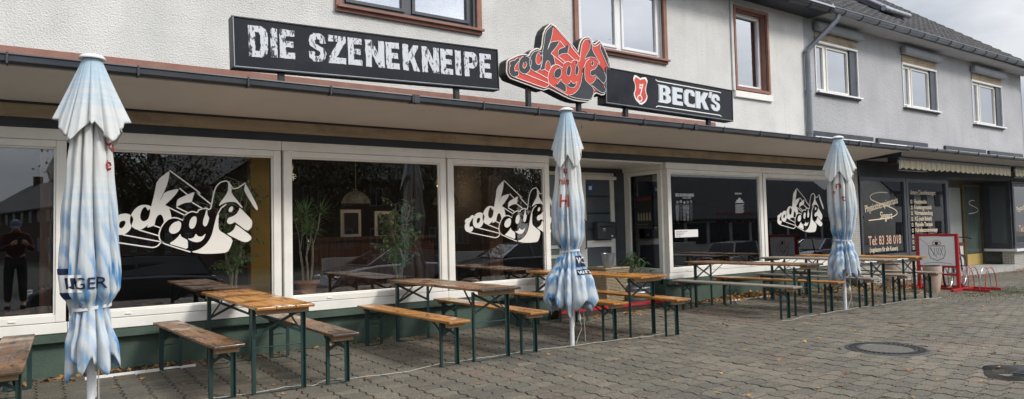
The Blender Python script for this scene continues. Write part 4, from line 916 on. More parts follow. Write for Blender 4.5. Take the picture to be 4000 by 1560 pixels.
# ------------------------------------------------------------------ parasols
def scaled(tab,k): return [(a,b*k) for a,b in tab]
def interp(tab,z):
    for (a,b),(c,d) in zip(tab,tab[1:]):
        if (a>=z>=c): 
            t=(a-z)/(a-c); t=t*t*(3-2*t); return b+(d-b)*t
    return tab[-1][1] if z<tab[-1][0] else tab[0][1]
camd=lambda x,y: math.atan2(-8.33-y,-x)
def parasol(label,x,y,ztop,seed,prof,flap_r,zflap,hem,zstrap,width=1,strap_r=.115,lean=0):
    prof=scaled(prof,.80 if x<2 else .86 if x<8 else .88); strap_r=None
    t=thing('closed_parasol',label,'parasol',(x,y,gz(x,y)),group='closed beer garden parasols')
    r=random.Random(seed); ph=[r.random()*6.28 for _ in range(8)]; tc_=camd(x,y)
    MB().tube([(0,0,-.05),(lean*.4,0,zstrap+.2)],.027,14).build('pole',M['pole'],t,smooth=True)
    n=264; m=84
    NC=11; ca=[(k+.7*r.random())*2*PI/NC for k in range(NC)]; cd=[r.uniform(.18,.46) for _ in range(NC)]; cw=[r.uniform(.05,.10) for _ in range(NC)]; cf=[r.uniform(0,6.28) for _ in range(NC)]; cg=[r.uniform(1.5,3.5) for _ in range(NC)]; hl=[r.uniform(-.10,.09) for _ in range(NC)]
    def cr(th,z,tight):
        tot=0; d1=9; d2=9
        for k in range(NC):
            c=ca[k]+.10*math.sin(cg[k]*z+cf[k]); d=abs((th-c+PI)%(2*PI)-PI)
            tot-=cd[k]*(.55+.45*tight)*math.exp(-(d/cw[k])**1.3)
            if d<d1: d2=d1; d1=d
            elif d<d2: d2=d
        tot+=.16*min(d1/(d1+d2+1e-6)*2,1)**.6
        return tot+.035*math.sin(19*th+4*z+ph[2])*math.sin(5*z+ph[5])
    def zend(th):
        k=min(range(NC),key=lambda k:abs((th-ca[k]-PI/NC+PI)%(2*PI)-PI)); d=abs((th-ca[k]-PI/NC+PI)%(2*PI)-PI)/(PI/NC)
        return hem-.03+hl[k]+.10*min(1,d)**1.4+.03*math.sin(2*th+ph[1])
    def surf(th,z):
        R0=interp(prof,z)
        tight=min(1,abs(z-zstrap)/.28);         lump=1+.07*math.sin(th+ph[0]+2.1*z)*tight
        rr=R0*(1.02+cr(th,z,tight)*(1.15 if z<zstrap else 1))*lump
        if z<zstrap: rr*=1+.12*min(1,(zstrap-z)/.3)*math.sin(2*th+ph[3])
        return max(.034,rr)
    vs=[];fs=[]
    for j in range(m+1):
        for i in range(n):
            th=2*PI*i/n; ze=zend(th); z=ztop-.02+(ze-(ztop-.02))*j/m; q=surf(th,z)
            dz=.02*math.sin(5*th+ph[2])*math.exp(-((z-zstrap)/.2)**2)
            vs.append((q*math.cos(th)+lean*(1-z/ztop)*0,q*math.sin(th),z+dz))
    for j in range(m):
        for i in range(n): i2=(i+1)%n; fs.append((j*n+i,j*n+i2,(j+1)*n+i2,(j+1)*n+i))
    # inner layer at the hem so it has thickness and a dark inside
    mb=MB(); mb.add(vs,fs); cl=mb.build('cloth',M['cloth'],t,smooth=True); so=cl.modifiers.new('thick','SOLIDIFY'); so.thickness=.004
    # upper flap
    vs=[];fs=[];m2=34
    KA=(0,32,62,80,90); KZ=(-.22,-.85,-.5,-.15,-.12); KS=(0,.22,.30,.60,1.0)
    def kl(th,tab):
        u=abs((th-tc_+PI)%(2*PI)-PI)*180/PI+6*math.sin(th+ph[5]); u=abs(u); u=min(u,180-u) if u<=180 else 0; u=max(0,min(90,u))
        for i in range(4):
            if KA[i]<=u<=KA[i+1]: t_=(u-KA[i])/(KA[i+1]-KA[i]); return tab[i]+(tab[i+1]-tab[i])*t_
        return tab[-1]
    def zf(th): return zflap[0]+(zflap[0]-zflap[1])*kl(th,KZ)
    def fsurf(th,s,z):
        u=th-tc_; sl=flap_r[0]+(flap_r[1]-flap_r[0])*kl(th,KS)
        f=.30-.85*math.exp(-(math.sin(4.5*u+.9+.3*math.sin(u))/.25)**2)+.25*(.5-abs(math.sin(8*u+ph[1]))**.8)
        return (.056+sl*(ztop-z))*(1+.26*s*f)
    for j in range(m2+1):
        for i in range(n):
            th=2*PI*i/n; z=ztop+(zf(th)-ztop)*j/m2; s=min(1.0,(ztop-z)/.45); q=fsurf(th,s,z)
            q=max(q,(surf(th,z)+.006) if z<ztop-.1 else 0)
            vs.append((q*math.cos(th),q*math.sin(th),z))
    for j in range(m2):
        for i in range(n): i2=(i+1)%n; fs.append((j*n+i,j*n+i2,(j+1)*n+i2,(j+1)*n+i))
    mb=MB(); mb.add(vs,fs); fl=mb.build('top_flap',M['cloth'],t,smooth=True); so=fl.modifiers.new('thick','SOLIDIFY'); so.thickness=.004
    MB().lathe([(.0,.028),(.04,.024),(.075,.010),(.090,-.008),(.088,-.016),(.05,-.010)],c=(0,0,ztop),n=28).build('top_cap',M['pole'],t,smooth=True)
    mb=MB(); P=[]
    for k in range(41):
        th=2*PI*k/40; q=interp(prof,zstrap)*1.20+.01*math.sin(3*th+ph[2]); P.append((q*math.cos(th),q*math.sin(th),zstrap+.012*math.sin(th+ph[0])))
    vs=[(a,b,c+d) for d in (-.012,.012) for a,b,c in P]; mb.add(vs,[(k,k+1,42+k,41+k) for k in range(40)]); s_=mb.build('strap',M['strap'],t); so=s_.modifiers.new('thick','SOLIDIFY'); so.thickness=.004
    mb=MB(); mb.box(.026,.034,-.012,.012,.22,.40); 
    for zz in (.25,.30,.35): mb.tube([(.034,0,zz),(.038,0,zz)],.006,6)
    mb.build('pin_plate',M['pole'],t)
    return t,surf
def cloth_text(t,surf,txt,th0,z0,size,m_,sx=1,bold=.001,rot=0):
    mb=MB(); c,s=math.cos(rot),math.sin(rot)
    vs,fs=text_mesh(txt,size,bold=bold,sx=sx)
    # split long faces so that the print follows the folds
    bm=bmesh.new(); V=[bm.verts.new((a,b,0)) for a,b in vs]
    for f in fs:
        try: bm.faces.new([V[i] for i in f])
        except Exception: pass
    bmesh.ops.triangulate(bm,faces=bm.faces); 
    for _ in range(2):
        ed=[e for e in bm.edges if e.calc_length()>.035]
        if ed: bmesh.ops.subdivide_edges(bm,edges=ed,cuts=1); bmesh.ops.triangulate(bm,faces=bm.faces)
    bm.verts.index_update(); out=[]
    for v in bm.verts:
        a=v.co.x*c-v.co.y*s; b=v.co.x*s+v.co.y*c; th=th0+a/.17; z=z0+b; q=surf(th,z)+.011; out.append((q*math.cos(th),q*math.sin(th),z))
    mb.add(out,[tuple(v.index for v in f.verts) for f in bm.faces]); bm.free()
    return mb.build('printed_lettering',M[m_],t)
p1,s1=parasol('nearest closed blue and white parasol at the left, its foot below the picture',.335,-2.42,2.73,3,[(2.75,.045),(2.45,.09),(2.2,.135),(1.9,.165),(1.5,.195),(1.15,.215),(1.0,.205),(.87,.125),(.78,.145),(.6,.19),(.42,.20),(.2,.17)],(.20,.37),(2.28,2.05),.48,.88)
p2,s2=parasol('middle closed parasol between the second and third tables, blue skirt flaring wide',5.196,-2.061,2.80,11,[(2.85,.045),(2.5,.085),(2.3,.125),(2.0,.155),(1.6,.20),(1.3,.19),(1.10,.115),(1.0,.16),(.75,.255),(.55,.29),(.4,.22),(.2,.18)],(.16,.26),(2.36,2.03),.46,1.11)
p3,s3=parasol('farthest closed parasol at the right, beside the tiled pier of the neighbouring shop',10.50,-2.42,2.74,23,[(2.85,.045),(2.5,.09),(2.2,.14),(1.9,.195),(1.6,.21),(1.3,.18),(1.10,.125),(1.0,.165),(.75,.25),(.58,.27),(.45,.22),(.2,.18)],(.19,.36),(2.26,1.97),.50,1.10)
a=camd(.335,-2.42); cloth_text(p1,s1,'Na',a+.62,2.03,.15,'red_ink'); cloth_text(p1,s1,'ei',a+.60,1.88,.17,'red_ink'); 
# white label with navy lettering low on the left
def patch(t,surf,th0,th1,z0,z1,m_,off=.0055):
    mb=MB(); n=24; mb.add([((surf(th0+(th1-th0)*i/n,z)+off)*math.cos(th0+(th1-th0)*i/n),(surf(th0+(th1-th0)*i/n,z)+off)*math.sin(th0+(th1-th0)*i/n),z) for z in [z0+(z1-z0)*k/6 for k in range(7)] for i in range(n+1)],[(k*(n+1)+i,k*(n+1)+i+1,(k+1)*(n+1)+i+1,(k+1)*(n+1)+i) for k in range(6) for i in range(n)]); return mb.build('printed_label',M[m_],t)
patch(p1,s1,a-1.35,a-.28,1.0,1.125,'cloth_white'); cloth_text(p1,s1,'NGER',a-1.02,1.025,.115,'navy_ink',sx=.85); patch(p1,s1,a-1.35,a-.8,1.128,1.17,'navy_ink'); patch(p1,s1,a-1.35,a-.85,.95,.997,'navy_ink')
a=camd(5.196,-2.061); cloth_text(p2,s2,'r',a-.62,2.12,.12,'red_ink');cloth_text(p2,s2,'u',a-.40,2.03,.12,'red_ink');cloth_text(p2,s2,'nie',a-.75,1.90,.12,'red_ink'); cloth_text(p2,s2,'H',a-.60,1.63,.22,'red_ink',sx=.7)
patch(p2,s2,a+.42,a+1.25,.93,1.06,'navy_ink'); cloth_text(p2,s2,'V ORI',a+.46,.97,.10,'cloth_white'); patch(p2,s2,a+.38,a+1.25,.84,.90,'navy_ink'); cloth_text(p2,s2,'WALDQUELL',a+.42,.852,.05,'cloth_white')
a=camd(10.5,-2.42); cloth_text(p3,s3,'n',a-.35,1.92,.16,'red_ink'); cloth_text(p3,s3,'so',a-.75,1.84,.08,'red_ink'); cloth_text(p3,s3,'t',a+.05,1.72,.14,'red_ink')
for (x,y) in ((5.196,-2.061),(10.50,-2.42)):
    par_=p2 if x<6 else p3
    MB().tube([(.09,-.02,.62),(.10,-.03,.5),(.095,-.03,.38)],.003,5).build('pull_cord',M['cable'],par_); MB().lathe([(.004,.38),(.016,.34),(.018,.31),(.006,.29)],c=(.095,-.03,0),n=10).build('cord_toggle',M['bulb'],par_,smooth=True)
    MB().tube([(.10,-.03,.29),(.12,-.03,.24),(.11,-.04,.18),(.07,-.03,.10),(.03,-.03,.02)],.004,5).build('pull_cord',M['cable'],par_)
    MB().tube([(.18,0,.62),(.19,.0,.3),(.205,0,.03)],.004,5).build('guy_cord',M['cable'],par_)
MB().tube([(.02,-.02,.75),(.045,-.02,.5),(.05,-.02,.0)],.004,5).build('pull_cord',M['cable'],p1)

# cable along the feet
CB=[(.6,-2.13),(1.215,-2.056),(1.383,-2.083),(1.671,-2.086),(1.856,-2.04),(1.991,-2.077),(2.057,-2.16),(2.242,-2.0),(2.275,-2.018),(2.424,-2.088),(2.768,-2.134),(3.029,-2.158),(3.435,-2.02),(3.64,-2.062),(3.851,-2.025),(4.262,-2.055),(4.578,-2.0),(4.855,-2.075),(5.182,-2.11),(5.583,-2.13),(6.026,-2.169),(6.338,-2.214),(6.629,-2.203)]
CB2=[(8.70,-2.50),(8.85,-2.57),(9.293,-2.44),(9.654,-2.487),(10.2,-2.44),(10.487,-2.46),(10.871,-2.416),(11.4,-2.47),(11.973,-2.484),(12.4,-2.44),(12.788,-2.441),(13.0,-2.52),(13.2,-2.47),(13.1,-2.42),(12.98,-2.5),(13.3,-2.6),(13.6,-2.5),(13.5,-2.7)]
for cb,lb in ((CB,'thin white cable lying along the near feet of the first three tables'),(CB2,'thin white cable lying along the feet of the far tables, coiled at its end')):
    f=MB(); P=[Vector((x,y,gz(x,y)+.008)) for x,y in cb]; Q=[]
    for i in range(len(P)-1):
        for k in range(4): t_=k/4; q=P[i].lerp(P[i+1],t_); q.y+=.008*math.sin((i*4+k)*1.7); Q.append(q)
    Q.append(P[-1]); f.tube(Q,.0035,6); tag(f.build('cable',M['cable'],smooth=True),lb,'cable')
# ------------------------------------------------------------------ things round the doorway and inside
t=thing('wicker_basket','tall square tapered wicker basket by the pub door','basket',(7.95,.30,.13))
f=MB(); f.add([(x*s,y*s,z) for s,z in ((.19,0),(.265,.56)) for x,y in ((-1,-1),(1,-1),(1,1),(-1,1))],[(0,1,2,3),(0,1,5,4),(1,2,6,5),(2,3,7,6),(3,0,4,7),(4,5,6,7)]); f.build('basket_body',M['wicker'],t,bevel=.012)
f=MB(); 
for a,b in (((-1,-1),(1,-1)),((1,-1),(1,1)),((1,1),(-1,1)),((-1,1),(-1,-1))): f.tube([(a[0]*.265,a[1]*.265,.56),(b[0]*.265,b[1]*.265,.56)],.016,6)
f.build('rim',M['wicker'],t)
f=MB()
for k in range(22):
    z=.02+k*.025; s=.19+.075*z/.56+.004
    for a,b in (((-1,-1),(1,-1)),((1,-1),(1,1))): f.tube([(a[0]*s,a[1]*s,z),(b[0]*s,b[1]*s,z)],.007,4)
f.build('weave',M['wicker'],t)
t=thing('zinc_bucket','small zinc bucket standing on the wicker basket','bucket',(7.97,.28,.705)); MB().lathe([(.08,0),(.115,.22),(.122,.225),(.115,.23),(.108,.22),(.075,.01)],n=20).build('bucket_body',M['zinc'],t,smooth=True); MB().tube([(.118*math.cos(a),.0,.22-.09*math.sin(a)) for a in [PI*k/10 for k in range(11)]],.003,5).build('handle',M['zinc'],t)
def tub(x,y,z,r,h,label):
    t=thing('zinc_tub',label,'tub',(x,y,z),group=None); MB().lathe([(r*.86,0),(r*.92,h*.5),(r*.95,h*.52),(r*.93,h*.56),(r*.97,h*.8),(r,h*.82),(r*.98,h*.86),(r,h),(r*1.03,h*1.01),(r*.97,h),(r*.9,h*.85)],n=32).build('tub_body',M['zinc'],t,smooth=True); return t
t=tub(8.55,.28,.13,.33,.24,'wide low zinc tub planted with the glossy shrub on the entrance step'); 
MB().lathe([(.29,0.19),(.0,.215)],n=24).build('soil',M['soil'],t)
tub(8.28,.72,.13,.22,.36,'taller zinc tub behind the wide one, against the door post')
def leafy(mb,p,d,l,w,fold=.25,up=Vector((0,0,1)),seg=2,droop=.3):
    d=d.normalized(); s=d.cross(up); s=s.normalized() if s.length>.05 else Vector((1,0,0)); n=s.cross(d)
    a=p; m1=p+d*l*.5-n*l*droop*.12; e=p+d*l-n*l*droop*.5
    mb.add([a,m1+s*w*.5+n*w*fold*.3,e,m1-s*w*.5+n*w*fold*.3,m1],[(0,1,4),(1,2,4),(2,3,4),(3,0,4)])
def rv(r): 
    while True:
        v=Vector((r.uniform(-1,1),r.uniform(-1,1),r.uniform(-1,1)))
        if .05<v.length<1: return v.normalized()
t=thing('rhododendron_shrub','glossy dark green shrub with whorled leaves growing in the zinc tub','shrub',(8.55,.26,.33)); r=random.Random(5); f=MB(); st=MB()
for k in range(26):
    a=r.uniform(0,6.28); rr=r.uniform(.03,.30); h=r.uniform(.15,.62)*(1-rr*.6); p=Vector((rr*math.cos(a),rr*math.sin(a),h)); st.tube([(0,0,0),p*.5+Vector((0,0,.05)),p],.006,4)
    for q in range(11):
        b=q*2*PI/11+a; leafy(f,p,Vector((math.cos(b),math.sin(b),r.uniform(-.5,.5))),r.uniform(.10,.15),.035,droop=.6)
f.build('foliage',M['leaf_dark'],t); st.build('stems',M['bark'],t)
def pot(t,r,h,m_='terracotta',rim=.02):
    MB().lathe([(r*.7,0),(r*.95,h*.8),(r*.97,h*.8),(r+rim,h*.82),(r+rim,h),(r,h),(r*.93,h*.92)],n=28).build('pot',M[m_],t,smooth=True); MB().lathe([(r*.9,h*.9),(.0,h*.92)],n=20).build('soil',M['soil'],t)
def ficus(name,label,x,y,z,h,spread,n,seed,stems=3,lm='leaf',pr=.17,ph=.16,ls=.065):
    t=thing(name,label,'potted plant',(x,y,z)); pot(t,pr,ph); r=random.Random(seed); tr=MB(); f=MB()
    for s in range(stems):
        a=s*2*PI/stems+r.random(); b=Vector((.03*math.cos(a),.03*math.sin(a),ph*.9)); P=[b]
        top=Vector((spread*.35*math.cos(a),spread*.25*math.sin(a),h*r.uniform(.75,1)))
        for k in range(1,7): q=b.lerp(top,k/6)+Vector((r.uniform(-1,1),r.uniform(-1,1),0))*.035; P.append(q)
        tr.tube(P,.012,6,rad=[.015*(1-.6*k/6) for k in range(7)])
        for k in range(n//stems):
            i=r.randint(1,5); o=P[i].lerp(P[i+1],r.random()); d=Vector((r.uniform(-1,1),r.uniform(-.6,.6),r.uniform(-.1,.7))); L_=spread*r.uniform(.3,.9)
            Q=[o,o+d*L_*.5+Vector((0,0,.03)),o+d*L_]; tr.tube(Q,.004,4)
            for j in range(9):
                pp=o+d*L_*r.uniform(.35,1.05); leafy(f,pp,Vector((r.uniform(-1,1),r.uniform(-1,1),r.uniform(-1.2,.1))),ls*r.uniform(.8,1.3),ls*.45,droop=.3)
    tr.build('stems',M['bark'],t,smooth=True); f.build('foliage',M[lm],t); return t
ficus('potted_fig','broad terracotta bowl with a twisted fig tree behind the second window, beside the ochre column',1.93,.27,.60,1.55,.42,120,3,stems=4,pr=.215,ph=.17)
ficus('potted_fig','pale-stemmed fig with sparse hanging leaves in the middle of the third window',4.08,.25,.60,1.25,.42,130,9,stems=5,pr=.15,ph=.13)
ficus('potted_plant','small light green plant at the lower left corner of the poster window',9.72,.22,.60,.50,.20,30,12,stems=3,pr=.11,ph=.13,ls=.11)
ficus('potted_plant','bushy plant seen through the bay side pane in a terracotta pot',9.45,.62,.60,.75,.25,40,15,stems=3,pr=.16,ph=.2,ls=.08)
ficus('potted_plant','plant in a wide bowl behind the last pub window, under the white lettering',13.55,.45,.60,.75,.3,36,18,stems=4,pr=.26,ph=.16,ls=.08)
def dracaena(label,x,y,z,hs,seed,pr=.14,ph=.19):
    t=thing('dragon_tree',label,'potted plant',(x,y,z)); pot(t,pr,ph); r=random.Random(seed); tr=MB(); f=MB()
    for k,h in enumerate(hs):
        a=k*2.3; b=Vector((.05*math.cos(a),.05*math.sin(a),ph*.85)); m1=b+Vector((.04*math.cos(a),.03,h*.45)); heads=[m1+Vector((.10*math.cos(a+s),.04*math.sin(a+s),h*.5*r.uniform(.7,1.05))) for s in (0,2.5)]
        tr.tube([b,b.lerp(m1,.5)+Vector((.01,0,0)),m1],.015,8)
        for hd in heads:
            tr.tube([m1,m1.lerp(hd,.5)+Vector((.02,0,0)),hd],.009,6)
            for q in range(60):
                d=rv(r); d.z=abs(d.z)*.9-.25; l=r.uniform(.20,.32); leafy(f,hd+Vector((0,0,r.uniform(-.04,.03))),d,l,.013,droop=.35)
    tr.build('stems',M['bark'],t,smooth=True); f.build('foliage',M['leaf'],t); return t
dracaena('spiky dragon tree with slender pale stems in a plain terracotta pot behind the third window',2.80,.24,.60,(1.05,.9,.75),4)
dracaena('spiky leaved plant behind the last pub window left of the white lettering',12.3,.5,.60,(.9,.7),8)
for x,y,lb in ((3.75,.95,'domed wicker pendant lamp hanging behind the third window'),(5.25,1.0,'domed pendant lamp hanging behind the white lettering of the fourth window')):
    t=thing('pendant_lamp',lb,'lamp',(x,y,1.79)); MB().lathe([(.20,0),(.205,.012),(.17,.10),(.10,.165),(.03,.19),(.03,.21),(.0,.215)],n=28).build('lamp_shade',M['wicker'],t,smooth=True); MB().tube([(0,0,.2),(0,0,1.1)],.006,6).build('cord',M['bark'],t); MB().lathe([(.03,.02),(.04,.06),(.02,.12)],n=10).build('bulb',M['bulb'],t)
for x,y,z,lb in ((3.2,2.2,2.35,'small glowing orange spotlight inside, seen at the top of the third window'),(6.0,2.6,2.2,'small glowing orange spotlight inside, seen in the fourth window')):
    t=thing('spotlight',lb,'lamp',(x,y,z)); MB().lathe([(.03,0),(.05,.06),(.04,.12),(.0,.13)],n=12).build('housing',M['zinc'],t,smooth=True)
    em=bpy.data.materials.new('glowing_bulb'); em.use_nodes=True; b_=em.node_tree.nodes['Principled BSDF']; b_.inputs['Emission Color'].default_value=(1,.55,.2,1); b_.inputs['Emission Strength'].default_value=6
    MB().lathe([(.0,-.02),(.025,-.01),(.028,0)],n=10).build('bulb',em,t)
    ld=bpy.data.lights.new('spotlight_glow','POINT'); ld.energy=10; ld.color=(1,.72,.45); ld.shadow_soft_size=.06; lo=bpy.data.objects.new('spotlight_glow',ld); COL.objects.link(lo); lo.parent=t; lo.location=(0,-.1,-.1)
def chair(x,y,rz,lb):
    t=thing('cafe_chair',lb,'chair',(x,y,.03),rz); MB().lathe([(.2,.44),(.21,.46),(.2,.475)],n=20).build('seat',M['brown_wood'],t)
    for a in range(4): q=PI/4+a*PI/2; MB().tube([(.15*math.cos(q),.15*math.sin(q),.44),(.2*math.cos(q),.2*math.sin(q),0)],.014,6).build('leg',M['brown_wood'],t)
    MB().tube([(-.18,.15,.45),(-.18,.2,.85),(0,.23,.95),(.18,.2,.85),(.18,.15,.45)],.013,6).build('backrest',M['brown_wood'],t)
chair(3.45,1.5,.3,'bentwood chair dimly visible low behind the third window'); chair(5.4,1.6,-.4,'bentwood chair behind the fourth window, near the bar')
# posters and notes on the panes
t=tag(MB().box(9.36,9.86,-.003,-.0005,1.315,2.03).build('concert_poster',mat('black_poster',(.02,.02,.022),(.05,.05,.055),rough=.5,scale=5),None),'black and white concert poster with a row of musicians, left in the bay window','poster')
f=MB(); lettering(f,'SEX IN PROGRESS',lambda a,b:(9.385+a,-.0045,1.90+b),.075,bold=.002,sx=.82); lettering(f,'A tribute to AC/DC',lambda a,b:(9.57+a,-.0045,1.865+b),.03,sx=.9,bold=.001)
f.build('poster_lettering',M['sign_white'],t)
r=random.Random(2); f=MB(); g_=MB()
for i in range(5):
    x=9.42+i*.092; h=.012*math.sin(i*2.1); f.lathe([(.0,.034),(.016,.026),(.02,.0),(.012,-.02),(.0,-.024)],c=(x,-.006,1.79+h),n=10)
    mb_=(f if i in (0,2,3) else g_); mb_.prism([(x-.036,1.755+h),(x+.036,1.755+h),(x+.032,1.62),(x+.02,1.46),(x+.004,1.46),(x,1.6),(x-.006,1.46),(x-.024,1.46),(x-.032,1.62)],lambda a,b,d:(a,-.0042-d,b),.0006)
f.build('pale_figures',mat('poster_pale_grey',(.45,.45,.45),(.12,.12,.12),rough=.5,scale=22),t); g_.build('dark_figures',mat('poster_dark_grey',(.12,.12,.12),(.03,.03,.03),rough=.5,scale=25),t)
t=tag(MB().box(9.315,9.93,-.0205,-.0185,1.165,1.30).build('paper_note',M['cloth_white'],None),'white handwritten paper note taped below the concert poster','note')
f=MB()
for k,tx in enumerate(('Samstag 18.00 Uhr im Lokal','freier Eintritt für alle','Bitte Plätze bitte','Euer Team')): lettering(f,tx,lambda a,b:(9.34+a,-.0215,1.262-k*.028+b),.026,shear=.3,bold=.0004)
f.build('handwriting',M['navy_ink'],t)
t=tag(MB().box(11.04,11.36,-.003,-.0005,1.56,2.01).build('event_poster',M['black_metal'],None),'narrow black poster with a pale building picture, right in the bay window','poster')
f=MB(); lettering(f,'BEER LOVE',lambda a,b:(11.07+a,-.0045,1.955+b),.042,bold=.0015,sx=.95)
f.prism([(11.07,1.79),(11.33,1.79),(11.33,1.81),(11.29,1.81),(11.29,1.85),(11.24,1.85),(11.22,1.89),(11.18,1.89),(11.16,1.85),(11.11,1.85),(11.11,1.81),(11.07,1.81)],lambda a,b,d:(a,-.0042-d,b),.0005)
for k in range(9): f.box(11.07,11.33-.02*(k%3),-.0048,-.0042,1.755-k*.02,1.764-k*.02)
f.build('poster_print',M['sign_white'],t)
t=tag(MB().box(9.093,9.096,.30,.72,1.33,1.93).build('event_poster',M['black_metal'],None),'dim dark poster with a red heading on the bay side pane facing the door','poster')
FY=lambda z0:(lambda a,b:(9.0915,.69-a,z0+b))
f=MB(); lettering(f,'ROCKNIGHT',FY(1.85),.062,bold=.001); f.build('poster_heading',M['red_ink'],t)
f=MB(); lettering(f,'Samstag, 04.11.2023',FY(1.40),.034); lettering(f,'Oldenburg · Eintritt frei',FY(1.35),.028); dim=mat('dim_poster_print',(.25,.22,.14),rough=.6); f.build('poster_print',dim,t); f=MB()
for i in range(5): f.prism([(.64-i*.07-.025,1.48),(.64-i*.07+.025,1.48),(.64-i*.07+.02,1.60),(.64-i*.07,1.64),(.64-i*.07-.02,1.60)],lambda a,b,d:(9.0915-d,a,b),.0006)
f.build('poster_picture',dim,t)
tag(MB().box(11.23,11.44,.5,.515,1.2,2.33).build('hanging_banner',mat('yellow_green_cloth',(.22,.32,.05),rough=.8),None),'narrow yellow-green cloth hanging behind the bay window','banner')
# ------------------------------------------------------------------ framed board, rack, bicycle, planters
t=thing('advertising_board','red steel framed white advertising board with a shield emblem, behind the planters','sign board',(15.2,-1.78,gz(15.2,-1.78)),0)
z0=.02
f=MB()
for y in (-.37,.37): f.box(-.03,.03,y-.03,y+.03,z0,1.15)
f.box(-.03,.03,-.34,.34,1.10,1.15); f.box(-.03,.03,-.34,.34,.46,.50); f.box(-.025,.025,-.34,.34,.30,.34); f.build('frame',M['red_paint'],t,bevel=.006)
f=MB(); f.bar((-.35,-.39,.03),(.55,-.39,.03),.05,.05); f.bar((-.25,.39,.03),(.4,.39,.03),.05,.05); f.build('foot',M['red_paint'],t,bevel=.005)
f=MB(); f.box(-.018,.018,-.335,.335,.505,1.095); bd=f.build('board',M['board'],t)
YB=lambda a,b:(-.0195,-a,b)
f=MB(); shp=[(-.155,.90),(.155,.90),(.155,.74),(.12,.65),(0,.60),(-.12,.65),(-.155,.74)]
ribbon(f,shp+[shp[0],shp[1]],.012,YB)
for sgm in (((-.115,.87),(-.055,.70),(-.05,.70)),((-.045,.86),(-.04,.71),(.0,.71)),((.0,.86),(.005,.72),(.035,.72),(.035,.86)),((.06,.87),(.115,.70)),((.115,.87),(.06,.70)),((-.14,.87),(-.0,.66))): ribbon(f,list(sgm),.008,YB)
ribbon(f,[(-.33,1.05),(-.25,1.0),(-.18,.93),(-.155,.90)],.006,YB); ribbon(f,smooth_poly([(-.25,.535),(-.1,.56),(.1,.56),(.28,.535)],False),.007,YB); f.build('emblem_lines',M['ink'],bd)
f=MB()
for s in (-1,1): ribbon(f,smooth_poly([(s*.035,.93),(s*.07,.92),(s*.08,.96),(s*.05,.985),(s*.075,1.0)],False),.018,YB)
for k in (-.03,0,.03): f.lathe([(.0,.012),(.010,.006),(.010,-.004),(0,-.01)],c=(-.02,-k,1.015),n=8)
f.build('supporters',M['gold'],bd); f=MB(); f.prism([(-.032,.985),(.032,.985),(.03,.93),(0,.912),(-.03,.93)],lambda a,b,d:(-.0205-d,-a,b),.0008); f.build('small_shield',M['navy_ink'],bd)
t=thing('bicycle_rack','low bicycle rack of thin steel hoops on a red base behind the framed board','bicycle rack',(15.6,-1.8,gz(15.6,-1.8)))
f=MB(); f.bar((-.28,.85,.03),(-.28,-.85,.03),.045,.045); f.bar((.25,.85,.03),(.25,-.85,.03),.045,.045); f.build('base_rail',M['red_paint'],t)
for k,y in enumerate((.72,.62,.22,.12,-.36,-.46,-.66,-.76)):
    MB().tube([(-.25+.27*(1-math.cos(a)),y,.05+.42*math.sin(a)) for a in [PI*i/14 for i in range(15)]],.0075,6).build('hoop',M['red_paint'] if k!=6 else M['zinc'],t,smooth=True)
def bike(x,y,rz,label):
    t=thing('bicycle',label,'bicycle',(x,y,gz(x,y)),rz)
    for wx in (-.52,.52):
        MB().tube([(wx+.33*math.cos(a),0,.34+.33*math.sin(a)) for a in [2*PI*k/28 for k in range(29)]],.019,8,cap=False).build('tyre',M['rubber'],t,smooth=True)
        f=MB(); f.tube([(wx+.305*math.cos(a),0,.34+.305*math.sin(a)) for a in [2*PI*k/28 for k in range(29)]],.010,6,cap=False)
        for k in range(16): a=2*PI*k/16; f.tube([(wx,0,.34),(wx+.30*math.cos(a),0,.34+.30*math.sin(a))],.0018,3)
        f.lathe([(.02,-.03),(.02,.03)],c=(wx,0,.34),n=8); f.build('wheel',M['zinc'],t)
    f=MB(); 
    for a,b in (((-.52,0,.34),(-.12,0,.30)),((-.12,0,.30),(-.22,0,.80)),((-.20,0,.72),(.35,0,.76)),((-.12,0,.30),(.38,0,.68)),((-.52,0,.34),(-.2,0,.72)),((.52,0,.34),(.36,0,.86))): f.tube([a,b],.016,8)
    f.build('frame',M['black_metal'],t,smooth=True)
    f=MB(); f.tube([(.36,0,.86),(.33,0,1.02)],.012,6); f.tube([(.22,.27,1.03),(.34,.14,1.06),(.34,-.14,1.06),(.22,-.27,1.03)],.012,8); f.build('handlebar',M['black_metal'],t,smooth=True)
    MB().lathe([(.0,.06),(.06,.05),(.09,.0),(.05,-.04)],c=(-.24,0,.88),n=14).build('saddle',M['purple'],t,smooth=True)
    MB().lathe([(.09,-.01),(.09,.01)],c=(-.12,.0,.30),n=14).build('chainwheel',M['zinc'],t)
    return t
bike(16.05,-1.75,R(8),'black bicycle with a purple saddle cover parked in the rack behind the framed board')
def planter(x,y,r,h,label):
    t=thing('planter',label,'planter',(x,y,gz(x,y)-.005)); MB().lathe([(r*.66,0),(r*.70,.02),(r*.93,h*.6),(r*.99,h*.85),(r,h),(r*.93,h),(r*.9,h-.03)],n=32).build('planter_body',M['pale_clay'],t,smooth=True); MB().lathe([(r*.93,h-.01),(r*.90,h+.012),(r*.80,h+.01),(r*.78,h-.03)],n=28).build('liner',M['rubber'],t); MB().lathe([(r*.78,h-.03),(0,h-.025)],n=20).build('soil',M['soil'],t)
    return t
planter(14.55,-1.95,.165,.52,'tall pale clay planter standing in front of the red framed board')
planter(14.75,-1.08,.165,.51,'second pale clay planter nearer the tiled wall, partly behind the table legs')
t=thing('flower_tray','small grey concrete block at the foot of the brown shop post','block',(14.78,-.28,gz(14.8,-.28))); MB().box(-.14,.14,-.1,.1,0,.24).build('block_body',M['concrete'],t,bevel=.01)
